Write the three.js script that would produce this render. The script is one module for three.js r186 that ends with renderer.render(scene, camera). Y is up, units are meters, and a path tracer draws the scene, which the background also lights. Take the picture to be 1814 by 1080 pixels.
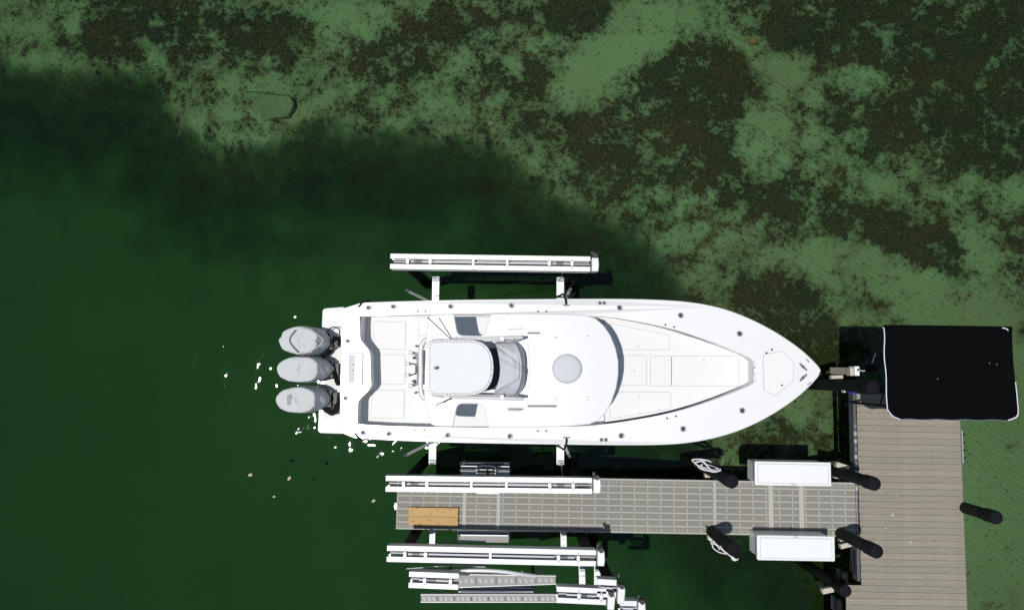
import * as THREE from 'three';
import { ImprovedNoise } from 'three/addons/math/ImprovedNoise.js';
import { mergeGeometries } from 'three/addons/utils/BufferGeometryUtils.js';

// ---------------------------------------------------------------- camera, sky, sun, exposure
const scene = new THREE.Scene();
const EYE = 17.8, LENS = 1260, TILT = 0.087;            // metres above the water; focal length in photo pixels; lean of the view to the north
const camera = new THREE.PerspectiveCamera(2 * Math.atan(540 / LENS) * 180 / Math.PI, 1814 / 1080, 0.1, 900);
camera.position.set(0, EYE, 0);
camera.up.set(0, 0, -1);
camera.lookAt(0, EYE - Math.cos(TILT), -Math.sin(TILT));

const SUN = new THREE.Vector3(-0.212, 1, 0.05).normalize();
// a clear, slightly hazy noon sky: blue overhead, paler towards the horizon, a little brighter round the sun
{
  const W = 256, H = 128, d = new Float32Array(W * H * 4), v = new THREE.Vector3();
  for (let j = 0; j < H; j++) for (let i = 0; i < W; i++) {
    const up = ((j + 0.5) / H - 0.5) * Math.PI, az = ((i + 0.5) / W - 0.5) * 2 * Math.PI;
    v.set(Math.cos(az) * Math.cos(up), Math.sin(up), Math.sin(az) * Math.cos(up));
    const pale = Math.pow(1 - Math.max(0, v.y), 2.2), near = 1 + 0.25 * Math.pow(Math.max(0, v.dot(SUN)), 8);
    const c = v.y < 0 ? [0.03, 0.045, 0.035] : [(0.125 + 0.26 * pale) * near, (0.185 + 0.24 * pale) * near, (0.285 + 0.19 * pale) * near];
    d.set([...c, 1], (j * W + i) * 4);
  }
  const t = new THREE.DataTexture(d, W, H, THREE.RGBAFormat, THREE.FloatType);
  t.mapping = THREE.EquirectangularReflectionMapping; t.magFilter = THREE.LinearFilter; t.needsUpdate = true;
  scene.background = t; scene.environment = t;
}
const sun = new THREE.DirectionalLight(new THREE.Color(1, 0.96, 0.915), 4.2);
sun.name = 'sun';
sun.position.copy(SUN).multiplyScalar(60);
sun.castShadow = true;
Object.assign(sun.shadow.camera, { left: -22, right: 22, top: 18, bottom: -18, near: 1, far: 120 });
sun.shadow.mapSize.set(4096, 4096);
scene.add(sun, sun.target);

const renderer = new THREE.WebGLRenderer({ antialias: true });
renderer.toneMapping = THREE.LinearToneMapping;
renderer.toneMappingExposure = 0.83;
renderer.shadowMap.enabled = true;
renderer.setSize(1024, 609);

// ---------------------------------------------------------------- helpers
const rand = (() => { let a = 20240611; return () => { a |= 0; a = a + 0x6D2B79F5 | 0; let t = Math.imul(a ^ a >>> 15, 1 | a); t = t + Math.imul(t ^ t >>> 7, 61 | t) ^ t; return ((t ^ t >>> 14) >>> 0) / 4294967296; }; })();
const rr = (a, b) => a + (b - a) * rand();
const { clamp, smoothstep, lerp } = THREE.MathUtils;
const perlin = new ImprovedNoise();
const noise = (x, y, z = 0) => perlin.noise(x + 300, y + 300, z + 40);
const fbm = (x, y, z = 0, n = 4) => { let s = 0, a = 1, t = 0; for (let i = 0; i < n; i++) { s += a * noise(x, y, z + i * 7.3); t += a; a *= 0.5; x *= 2.03; y *= 2.03; } return s / t; };

const ct = Math.cos(TILT), st = Math.sin(TILT);
// the world point at height h seen at a place of the survey picture (used to measure where things stand)
function at(px, py, h = 0) {
  const u = (px - 907) / LENS, v = (py - 540) / LENS, k = (EYE - h) / (ct + v * st);
  return new THREE.Vector3(u * k, h, (v * ct - st) * k);
}
const used = new Map();
function numbered(name) {
  const n = used.get(name) ?? 0; used.set(name, n + 1);
  return n ? `${name}_${String(n).padStart(3, '0')}` : name;
}
function thing(name, label, category, p = [0, 0, 0], turn = 0, group) {
  const o = new THREE.Group(); o.name = numbered(name); scene.add(o);
  o.position.set(...(p.isVector3 ? p.toArray() : p)); o.rotation.y = turn;
  o.userData = { label, category, kind: 'thing' }; if (group) o.userData.group = group;
  return o;
}
function mesh(name, geo, mat, parent) {
  const m = new THREE.Mesh(Array.isArray(geo) ? merge(geo) : geo, mat);
  m.name = name; m.castShadow = m.receiveShadow = true; parent.add(m); return m;
}
function solo(name, geo, mat, label, category, group) {
  const m = mesh(numbered(name), geo, mat, scene); m.userData = { label, category, kind: 'thing' }; if (group) m.userData.group = group; return m;
}
function structure(name, geo, mat) { const m = mesh(name, geo, mat, scene); m.userData = { kind: 'structure' }; return m; }
// world-space geometry made a part of a thing that stands at the thing's own base
function part(t, name, geo, mat, under = t) {
  const g = Array.isArray(geo) ? merge(geo) : geo;
  t.updateMatrixWorld(true);
  g.applyMatrix4(t.matrixWorld.clone().invert());
  return mesh(name, g, mat, under);
}
function merge(list) {
  return mergeGeometries(list.map((g) => { const n = g.index ? g.toNonIndexed() : g; for (const k of Object.keys(n.attributes)) if (!['position', 'normal', 'uv'].includes(k)) n.deleteAttribute(k); return n; }), false);
}
function bx(w, h, d, x = 0, y = 0, z = 0, turn = 0) { const g = new THREE.BoxGeometry(w, h, d); if (turn) g.rotateY(turn); g.translate(x, y, z); return g; }
function cyl(r0, r1, h, x = 0, y = 0, z = 0, n = 16) { const g = new THREE.CylinderGeometry(r1, r0, h, n); g.translate(x, y + h / 2, z); return g; }
function bar(a, b, w, h = w) {
  const d = b.clone().sub(a), g = new THREE.BoxGeometry(w, h, d.length());
  const m = new THREE.Matrix4().lookAt(b, a, Math.abs(d.y) > 0.99 * d.length() ? new THREE.Vector3(1, 0, 0) : new THREE.Vector3(0, 1, 0));
  g.applyMatrix4(m); g.translate((a.x + b.x) / 2, (a.y + b.y) / 2, (a.z + b.z) / 2); return g;
}
function tube(pts, r, seg = pts.length * 6, sides = 8, closed = false) {
  return new THREE.TubeGeometry(pts.length === 2 ? new THREE.LineCurve3(pts[0], pts[1]) : new THREE.CatmullRomCurve3(pts, closed, 'centripetal'), pts.length === 2 ? 1 : seg, r, sides, closed);
}
// an upright slab over a plan [[x, z], ...] with eased edges
function slab(plan, y0, y1, ease = 0, holes = [], steps = 2) {
  const s = new THREE.Shape(plan.map(([x, z]) => new THREE.Vector2(x, -z)));
  for (const h of holes) s.holes.push(new THREE.Path(h.map(([x, z]) => new THREE.Vector2(x, -z))));
  const g = new THREE.ExtrudeGeometry(s, { depth: Math.max(1e-4, y1 - y0 - 2 * ease), bevelEnabled: ease > 0, bevelThickness: ease, bevelSize: ease, bevelOffset: -ease, bevelSegments: steps, curveSegments: 8 });
  g.rotateX(-Math.PI / 2); g.translate(0, y0 + ease, 0); return g;
}
function plan(list, h, samples = 0, closed = true) {   // survey points -> [x, z], smoothed when samples > 0
  const p = list.map(([x, y]) => at(x, y, h));
  if (!samples) return p.map((v) => [v.x, v.z]);
  return new THREE.CatmullRomCurve3(p, closed, 'centripetal').getPoints(samples).slice(0, closed ? -1 : undefined).map((v) => [v.x, v.z]);
}
function rounded(list, r, n = 4) {                       // rounds the corners of a plan
  const out = [];
  for (let i = 0; i < list.length; i++) {
    const a = new THREE.Vector2(...list[(i + list.length - 1) % list.length]), b = new THREE.Vector2(...list[i]), c = new THREE.Vector2(...list[(i + 1) % list.length]);
    if ((r[i] ?? r) < 0.005) { out.push([b.x, b.y]); continue; }
    const ra = Math.min(r[i] ?? r, a.distanceTo(b) / 2.01, b.distanceTo(c) / 2.01), p = b.clone().add(a.clone().sub(b).setLength(ra)), q = b.clone().add(c.clone().sub(b).setLength(ra));
    for (let k = 0; k <= n; k++) { const t = k / n; out.push([(1 - t) ** 2 * p.x + 2 * t * (1 - t) * b.x + t * t * q.x, (1 - t) ** 2 * p.y + 2 * t * (1 - t) * b.y + t * t * q.y]); }
  }
  return out;
}
function uvPlan(g, scale = 1) {
  const p = g.attributes.position, uv = new Float32Array(p.count * 2);
  for (let i = 0; i < p.count; i++) { uv[2 * i] = p.getX(i) * scale; uv[2 * i + 1] = p.getZ(i) * scale; }
  g.setAttribute('uv', new THREE.BufferAttribute(uv, 2)); return g;
}
function texture(w, h, fill, srgb) {
  const d = new Uint8Array(w * h * 4);
  for (let j = 0, k = 0; j < h; j++) for (let i = 0; i < w; i++, k += 4) { const c = fill(i, j); d[k] = c[0]; d[k + 1] = c[1]; d[k + 2] = c[2]; d[k + 3] = 255; }
  const t = new THREE.DataTexture(d, w, h); t.magFilter = THREE.LinearFilter; t.minFilter = THREE.LinearMipmapLinearFilter; t.wrapS = t.wrapT = THREE.RepeatWrapping;
  if (srgb) t.colorSpace = THREE.SRGBColorSpace; t.needsUpdate = true; return t;
}
const toSRGB = (c) => 255 * (c <= 0.0031308 ? 12.92 * c : 1.055 * Math.pow(c, 1 / 2.4) - 0.055);
const lin = (r, g, b) => new THREE.Color().setRGB(r, g, b);
const std = (c, roughness = 0.6, more = {}) => new THREE.MeshStandardMaterial({ color: lin(...c), roughness, ...more });

// ---------------------------------------------------------------- seabed and water
// the edge of the shallow shelf, as surveyed: shallow to the north-east, deep to the south-west
const EDGE = [[-900, -420], [-500, -120], [-200, 40], [0, 100], [90, 128], [190, 118], [270, 122], [292, 165], [325, 220], [390, 258], [450, 262], [500, 226], [560, 212], [640, 222], [720, 232], [820, 240], [890, 262], [950, 312], [1030, 365], [1100, 388], [1150, 430], [1200, 478], [1250, 560], [1262, 700], [1275, 800], [1310, 880], [1400, 935], [1490, 990], [1530, 1100], [1560, 1300], [1600, 1800]].map(([x, y]) => { const p = at(x, y, -1); return [p.x, p.z]; });
function edgeDistance(x, z) {                            // > 0 on the shelf, < 0 in deep water
  let best = 1e9, side = 1;
  for (let i = 0; i + 1 < EDGE.length; i++) {
    const [ax, az] = EDGE[i], [bx_, bz] = EDGE[i + 1], dx = bx_ - ax, dz = bz - az, t = clamp(((x - ax) * dx + (z - az) * dz) / (dx * dx + dz * dz), 0, 1), ex = x - ax - t * dx, ez = z - az - t * dz, d = ex * ex + ez * ez;
    if (d < best) { best = d; side = dx * ez - dz * ex; }
  }
  return (side < 0 ? 1 : -1) * Math.sqrt(best);
}
const rough = (x, z) => 0.24 * fbm(x * 0.9, z * 0.9, 3, 2) + 0.34 * fbm(x * 2.3, z * 2.3, 8, 3);
const SHELF = -0.85, DEEP = -1.85;
const DX0 = -17, DX1 = 17, DZ0 = -12.4, DZ1 = 9.6, TW = 2048, TH = 1325;
const EW = 340, EH = 220, edgeGrid = new Float32Array(EW * EH);
for (let j = 0; j < EH; j++) for (let i = 0; i < EW; i++) edgeGrid[j * EW + i] = edgeDistance(DX0 + (DX1 - DX0) * i / (EW - 1), DZ0 + (DZ1 - DZ0) * j / (EH - 1));
function edge(x, z) {
  if (x < DX0 || x > DX1 || z < DZ0 || z > DZ1) return edgeDistance(x, z);
  const u = (x - DX0) / (DX1 - DX0) * (EW - 1), v = (z - DZ0) / (DZ1 - DZ0) * (EH - 1), i = Math.min(EW - 2, u | 0), j = Math.min(EH - 2, v | 0), a = u - i, b = v - j, o = j * EW + i;
  return lerp(lerp(edgeGrid[o], edgeGrid[o + 1], a), lerp(edgeGrid[o + EW], edgeGrid[o + EW + 1], a), b);
}
function bedHeight(x, z) {
  const d = edge(x, z) + rough(x, z);
  const down = smoothstep(-d, -0.05, 2.6);
  const ledge = smoothstep(-d, -0.08, 0.34) * 0.4;
  return SHELF - (0.12 + 0.1 * smoothstep(-d, -2.5, 0)) * 0.5 - ledge - (SHELF - DEEP - 0.4) * down + (0.06 * fbm(x * 0.5, z * 0.5, 9, 3) + 0.02 * fbm(x * 3, z * 3, 5, 2));
}
// where weed grows, with painted shade by the bow (more > 0) and where sand lies bare (< 0)
const PATCH = [
  [300, 45, 210, 60, 0, 0.9], [170, 75, 80, 38, 0, 0.5], [50, 40, 70, 55, 0, -0.5], [70, 105, 110, 26, 0.1, -0.8], [140, 30, 30, 30, 0, -0.3], [625, 28, 62, 46, 0.3, -1.1], [480, 60, 75, 60, 0, 0.7], [420, 210, 110, 40, 0.2, -0.7], [480, 185, 60, 26, 0.1, -0.9],
  [770, 60, 130, 46, -0.1, 0.8], [690, 115, 120, 36, 0, 0.55], [560, 175, 70, 26, 0, -0.5], [1020, 22, 62, 44, 0, 1.5], [880, 20, 70, 28, 0, 0.6], [1130, 60, 110, 62, -0.5, -1.5], [1040, 140, 80, 42, -0.5, -1.3], [820, 105, 45, 30, 0, -0.7], [930, 80, 60, 25, -0.3, -0.4], [790, 190, 120, 40, 0.15, -0.5],
  [900, 165, 80, 45, 0.2, 0.55], [1010, 215, 90, 45, 0.4, 0.5], [1245, 140, 110, 70, 0.2, 1.4], [1255, 215, 85, 70, 0, 1.2], [1165, 145, 50, 26, 0, 0.8], [1385, 120, 50, 36, 0.5, -1.0], [1345, 235, 52, 70, 0, -1.3], [1345, 70, 30, 20, 0, -0.6], [1410, 170, 40, 60, 0, -0.7], [1430, 240, 60, 40, 0, -0.4],
  [1480, 50, 150, 70, 0.1, 1.3], [1640, 60, 150, 80, 0.1, 1.3], [1760, 100, 110, 110, 0, 1.5], [1430, 20, 24, 14, 0, -1.4], [1480, 195, 34, 46, 0, 1.0], [1620, 205, 90, 70, 0.2, 1.2], [1730, 250, 90, 70, 0, 1.0], [1545, 240, 40, 50, 0, 0.5], [1800, 230, 60, 90, 0, 1.0],
  [1565, 325, 36, 26, 0, -1.0], [1792, 345, 34, 40, 0, -1.1], [1640, 215, 16, 24, 0, -1.1], [1720, 320, 40, 20, 0.2, -0.5], [1350, 345, 80, 34, 0.2, 0.9], [1440, 345, 40, 30, 0, 0.5], [1590, 400, 90, 42, 0.25, 1.1], [1680, 455, 36, 56, -0.5, 1.5], [1600, 440, 60, 30, 0.3, 0.7], [1790, 450, 40, 60, -0.3, 1.0], [1740, 380, 50, 26, 0, 0.5],
  [1240, 300, 90, 40, 0.2, 0.6], [1100, 280, 70, 50, 0.3, 0.7], [1060, 330, 50, 26, 0.4, 0.5], [1160, 380, 60, 36, 0.3, 0.4], [1500, 470, 110, 46, 0.2, -1.3], [1640, 520, 70, 46, 0, -1.2], [1745, 430, 36, 56, -0.4, -1.0], [1320, 440, 90, 50, 0.3, -0.5], [1220, 430, 40, 30, 0.5, -0.5],
  [1395, 545, 80, 62, 0.5, 1.5], [1440, 610, 70, 60, 0.3, 1.3], [1400, 800, 60, 50, 0, 0.4], [1480, 560, 60, 20, 0, -0.8], [1350, 745, 60, 30, -0.5, -0.6], [1420, 720, 30, 40, 0, -0.8], [1410, 1020, 90, 50, 0, -0.6], [1760, 820, 110, 330, 0, -2.2], [1790, 795, 16, 14, 0, 1.9], [1690, 560, 120, 30, 0, -1.0], [1310, 1040, 90, 60, 0, -0.3], [1790, 972, 18, 12, 0, 1.4], [1745, 832, 14, 8, 0.8, 1.2],  // first two: weed, plus shade beside the bow painted as weed
  [1290, 32, 60, 14, -0.2, -0.7], [1420, 195, 22, 40, 0.1, 0.9], [1530, 130, 60, 16, 0.1, -0.9], [1590, 150, 30, 18, 0, -0.5], [1530, 215, 26, 26, 0, -0.9], [1450, 205, 14, 50, 0, -0.8], [1270, 285, 40, 40, 0.3, 0.7], [1275, 345, 20, 30, 0, 0.8], [1165, 290, 16, 16, 0, 0.8], [1390, 400, 40, 40, 0, 0.6], [1480, 380, 30, 50, 0.4, 0.6], [1440, 300, 30, 26, 0.4, -0.5], [1660, 330, 36, 30, 0, -0.5],
  [1720, 10, 30, 30, 0, -0.9], [1690, 160, 30, 24, 0, -0.5], [1650, 270, 24, 26, 0, -0.8], [1700, 345, 30, 12, 0.1, -0.6], [990, 180, 50, 26, 0.3, -0.5], [960, 130, 40, 40, 0, 0.7], [1030, 270, 40, 20, 0.4, 0.6], [1085, 200, 50, 40, 0.3, 0.4], [870, 60, 40, 20, 0, -0.3], [345, 72, 22, 14, 0, -1.0], [250, 65, 18, 14, 0, -0.9], [120, 35, 22, 18, 0, -0.9], [470, 105, 30, 24, 0, -0.6], [540, 70, 40, 30, 0.4, -0.4], [230, 10, 60, 30, 0, 0.8],
].map(([px, py, rx, ry, turn, amount]) => { const p = at(px, py, SHELF), k = (EYE - SHELF) / LENS; return [p.x, p.z, rx * k, ry * k, Math.cos(turn), Math.sin(turn), amount]; });
function weed(x, z) {
  let s = 0.1;
  const wx = x + 0.35 * fbm(x * 0.8, z * 0.8, 11, 3), wz = z + 0.35 * fbm(x * 0.8, z * 0.8, 17, 3);
  for (const [cx, cz, rx, rz, c, sn, amount] of PATCH) {
    const dx = wx - cx, dz = wz - cz; if (dx * dx + dz * dz > 30) continue;
    const u = (dx * c + dz * sn) / rx, v = (-dx * sn + dz * c) / rz, q = u * u + v * v;
    if (q < 4) s += amount * Math.exp(-q * q * 0.7 - q * 0.3);
  }
  return s;
}
const bedColor = new Uint8Array(TW * TH * 4), bedBump = new Uint8Array(TW * TH * 4), weedMap = new Float32Array(TW * TH);
for (let j = 0, k = 0; j < TH; j++) for (let i = 0; i < TW; i++, k += 4) {
  const x = DX0 + (DX1 - DX0) * (i + 0.5) / TW, z = DZ0 + (DZ1 - DZ0) * (j + 0.5) / TH;
  const d = edge(x, z) + rough(x, z);
  const w = weed(x, z), n0 = fbm(x * 0.85, z * 0.85, 61, 2), n1 = fbm(x * 1.9, z * 1.9, 1, 3), n2 = fbm(x * 7, z * 7, 2, 2), n3 = noise(x * 21, z * 21, 6), n4 = noise(x * 36, z * 36, 13);
  // thick weed, and a thin scatter of growth between
  const lush = 0.19 + clamp(w, -1.9, 1.1) * 0.72 + 0.7 * n0 + 1.6 * n1 + 0.95 * n2 + 0.3 * n3;
  const thin = smoothstep(lush + 0.42 * n3 + 0.25 * n4, -0.62, 0.62) * 0.68;
  let cover = clamp(Math.max(thin, smoothstep(lush + 0.15 * n4, -0.05, 0.85) * (0.97 + 0.25 * n3)), 0, 1);
  const deep = smoothstep(-d, 0.1, 4.2);
  const slope = smoothstep(-d, -0.18, 0.42) * (1 - smoothstep(-d, 1.1, 4.4 + 2.4 * n0));       // rank growth down the drop-off
  cover = Math.max(cover * (1 - smoothstep(-d, 0, 0.5)), slope * clamp(0.84 + 0.18 * n0 + 0.3 * n1 + 0.2 * n2, 0, 1));
  weedMap[j * TW + i] = d > -0.3 ? cover : cover * 0.5;
  const soft = 1 - 0.85 * deep;
  // sand ripples about 12 cm apart, running across the shelf, bending with the current
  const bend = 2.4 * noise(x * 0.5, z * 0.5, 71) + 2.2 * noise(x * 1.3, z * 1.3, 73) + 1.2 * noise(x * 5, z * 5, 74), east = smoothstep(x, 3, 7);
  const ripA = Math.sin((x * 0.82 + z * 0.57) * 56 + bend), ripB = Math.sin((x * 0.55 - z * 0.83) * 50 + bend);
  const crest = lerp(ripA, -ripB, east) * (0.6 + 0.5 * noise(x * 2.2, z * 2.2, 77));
  // bare bottom: pale sand on the shelf, fine silt in the deep
  const g = 1 + soft * (0.12 * n2 + 0.2 * n3 + 0.12 * n1 + 0.12 * n4) + 0.16 * (1 - soft) * fbm(x * 0.35, z * 0.35, 21, 3);
  let r = lerp(0.54, 0.54, deep) * g, gg = lerp(0.46, 0.375, deep) * g, b = lerp(0.375, 0.36, deep) * g;
  const rippleTone = 1 + 0.1 * crest * soft * smoothstep(d, 0.05, 0.4);                              // painted ripple streaks: sand colour paler on crests, darker in troughs
  r *= rippleTone; gg *= rippleTone; b *= rippleTone;
  const olive = clamp(0.28 + 0.9 * fbm(x * 0.3, z * 0.3, 43, 2) + 0.4 * n1 + 0.3 * smoothstep(x, 2, 9) * smoothstep(z, -5, -1), 0, 0.85) * (1 - deep);   // a thin brown film on the sand
  r = lerp(r, r * 0.9, olive); gg = lerp(gg, gg * 0.68, olive); b = lerp(b, b * 0.68, olive);
  const grey = soft * smoothstep(n2 + n3 * 0.8, 0.34, 0.62) * 0.55;                             // scattered dark bits on the sand
  r *= 1 - grey; gg *= 1 - grey; b *= 1 - grey;
  const brown = clamp(0.5 + 0.9 * fbm(x * 0.7, z * 0.7, 31, 2), 0, 1);
  const wv = (1 + 0.75 * n3 + 0.6 * n4 + 0.6 * n2 + 0.9 * n1 + 0.7 * n0);
  const wr = lerp(0.06, 0.125, brown) * wv, wg = lerp(0.042, 0.042, brown) * wv, wb = lerp(0.03, 0.021, brown) * wv;
  r = lerp(r, wr, cover); gg = lerp(gg, wg, cover); b = lerp(b, wb, cover);
  const shell = soft * smoothstep(noise(x * 15, z * 15, 51) + 0.5 * noise(x * 33, z * 33, 53), 0.6, 0.85) * (d > 0 ? 0.5 * smoothstep(cover, 0.2, 0.5) : 0.08);
  r = lerp(r, 0.55, shell); gg = lerp(gg, 0.5, shell); b = lerp(b, 0.38, shell);
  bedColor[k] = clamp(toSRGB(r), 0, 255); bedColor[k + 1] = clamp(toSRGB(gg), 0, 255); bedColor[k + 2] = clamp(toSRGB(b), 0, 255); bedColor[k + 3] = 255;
  const ripple = (0.5 + 0.5 * lerp(ripA, -ripB, east)) * (0.55 + 0.45 * noise(x * 2.2, z * 2.2, 77)) * soft;
  const hgt = 0.35 + 0.42 * ripple * (1 - cover) * smoothstep(d, 0.05, 0.4) + cover * (0.25 + 0.3 * n3 + 0.2 * n2) + 0.08 * n3 * soft;
  bedBump[k] = bedBump[k + 1] = bedBump[k + 2] = clamp(255 * hgt, 0, 255); bedBump[k + 3] = 255;
}
function bedTexture(d, srgb) { const t = new THREE.DataTexture(d, TW, TH); t.magFilter = THREE.LinearFilter; t.wrapS = t.wrapT = THREE.MirroredRepeatWrapping; if (srgb) t.colorSpace = THREE.SRGBColorSpace; t.needsUpdate = true; return t; }
{
  const line = (a0, a1, far, step) => { const o = []; for (let v = a0; v < a1; v += step) o.push(v); o.push(a1); for (let v = 1.6, s = 1; o[0] > -far; s *= 1.5) { o.unshift(o[0] - v * s); } for (let s = 1; o.at(-1) < far;  s *= 1.5) o.push(o.at(-1) + 1.6 * s); return o; };
  const xs = line(DX0, DX1, 70, 0.11), zs = line(DZ0, DZ1, 70, 0.11), p = [], uv = [], ix = [];
  for (const z of zs) for (const x of xs) { p.push(x, bedHeight(x, z), z); uv.push((x - DX0) / (DX1 - DX0), (z - DZ0) / (DZ1 - DZ0)); }
  for (let j = 0; j + 1 < zs.length; j++) for (let i = 0; i + 1 < xs.length; i++) { const a = j * xs.length + i, b = a + xs.length; ix.push(a, b, a + 1, a + 1, b, b + 1); }
  const g = new THREE.BufferGeometry(); g.setAttribute('position', new THREE.Float32BufferAttribute(p, 3)); g.setAttribute('uv', new THREE.Float32BufferAttribute(uv, 2)); g.setIndex(ix); g.computeVertexNormals();
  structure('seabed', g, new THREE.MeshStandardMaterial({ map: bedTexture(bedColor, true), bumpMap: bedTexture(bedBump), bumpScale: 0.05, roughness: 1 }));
}
// weed on the shelf: low tufts of fronds
{
  const leaf = []; const L = 7;
  for (let i = 0; i < L; i++) {
    const a = i / L * 6.283 + 0.4 * Math.sin(i * 5), c = Math.cos(a), s = Math.sin(a), l = 0.6 + 0.4 * Math.sin(i * 3.1) ** 2, w = 0.16;
    const q = (f, y, e) => [c * f - s * e, y, s * f + c * e];
    leaf.push(...q(0.03, 0, -w), ...q(0.03, 0, w), ...q(l * 0.6, 0.42, w * 0.8), ...q(0.03, 0, -w), ...q(l * 0.6, 0.42, w * 0.8), ...q(l * 0.6, 0.42, -w * 0.8), ...q(l * 0.6, 0.42, -w * 0.8), ...q(l * 0.6, 0.42, w * 0.8), ...q(l, 0.3, 0));
  }
  const g = new THREE.BufferGeometry(); g.setAttribute('position', new THREE.Float32BufferAttribute(leaf, 3)); g.computeVertexNormals();
  const N = 60000, im = new THREE.InstancedMesh(g, std([1, 1, 1], 0.95, { side: THREE.DoubleSide }), N), m = new THREE.Matrix4(), q = new THREE.Quaternion(), e = new THREE.Euler(), c = new THREE.Color();
  let n = 0;
  for (let tries = 0; n < N && tries < 900000; tries++) {
    const x = rr(-15, 15.5), z = rr(-11, 7.4), k = Math.floor((z - DZ0) / (DZ1 - DZ0) * TH) * TW + Math.floor((x - DX0) / (DX1 - DX0) * TW), w = weedMap[k];
    if (w < 0.58 || rand() > w * w || edge(x, z) < -0.6) continue;
    const s = rr(0.02, 0.05) * (0.6 + 0.5 * w);
    e.set(rr(-0.35, 0.35), rr(0, 6.28), rr(-0.35, 0.35));
    im.setMatrixAt(n, m.compose(new THREE.Vector3(x, bedHeight(x, z) - 0.004, z), q.setFromEuler(e), new THREE.Vector3(s, s * rr(0.7, 1.5), s)));
    const br = 0.5 + 0.5 * fbm(x * 0.7, z * 0.7, 31, 2), t = rr(0.6, 1.9) * (rand() < 0.07 ? 2.6 : 1);
    im.setColorAt(n, c.setRGB(lerp(0.05, 0.11, br) * t, 0.048 * t, 0.029 * t)); n++;
  }
  im.count = n; im.name = 'seaweed'; im.castShadow = im.receiveShadow = true;
  im.userData = { kind: 'stuff', label: 'brown green seaweed growing in patches over the pale shallow seabed', category: 'seaweed' };
  scene.add(im);
}
// water: a rippled surface over a body of green water that takes up light with depth
{
  const N = 1024, SIZE = 9, waves = [];
  for (let i = 0; i < 70; i++) { const l = 0.08 * Math.pow(13, Math.pow(rand(), 1.3)), a = 0.5 + 1.1 * (rand() + rand() - 1), k = SIZE / l; waves.push([Math.round(k * Math.cos(a)), Math.round(k * Math.sin(a)), rr(0, 6.28), Math.pow(l, 1.25)]); }
  const cs = new Float32Array(N + 1).map((_, i) => Math.sin(i / N * 2 * Math.PI)), h = new Float32Array(N * N); let lo = 9, hi = -9;
  for (const [a, b, ph, amp] of waves) { const o = Math.round(ph / 6.283 * N); for (let j = 0; j < N; j++) for (let i = 0; i < N; i++) h[j * N + i] += amp * cs[(((a * i + b * j + o) % N) + N) % N]; }
  for (const v of h) { lo = Math.min(lo, v); hi = Math.max(hi, v); }
  const bump = texture(N, N, (i, j) => { const v = 255 * (h[j * N + i] - lo) / (hi - lo); return [v, v, v]; });
  const g = new THREE.PlaneGeometry(400, 400); g.rotateX(-Math.PI / 2); uvPlan(g, 1 / SIZE);
  const water = new THREE.Group(); water.name = 'water'; water.userData = { kind: 'structure' }; scene.add(water);
  mesh('water_surface', g, new THREE.MeshPhysicalMaterial({ color: 0xffffff, transmission: 1, thickness: 0, roughness: 0.014, ior: 1.33, bumpMap: bump, bumpScale: 0.026 }), water).castShadow = false;
  const body = new THREE.BoxGeometry(150, 6, 150); body.translate(0, -3.006, 0);
  mesh('water_body', body, new THREE.MeshPhysicalMaterial({ color: 0xffffff, transmission: 1, roughness: 0, ior: 1.0, thickness: 1, transparent: true, opacity: 0.01, attenuationColor: lin(0.375, 0.575, 0.395), attenuationDistance: 1 }), water).castShadow = false;
}
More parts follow.
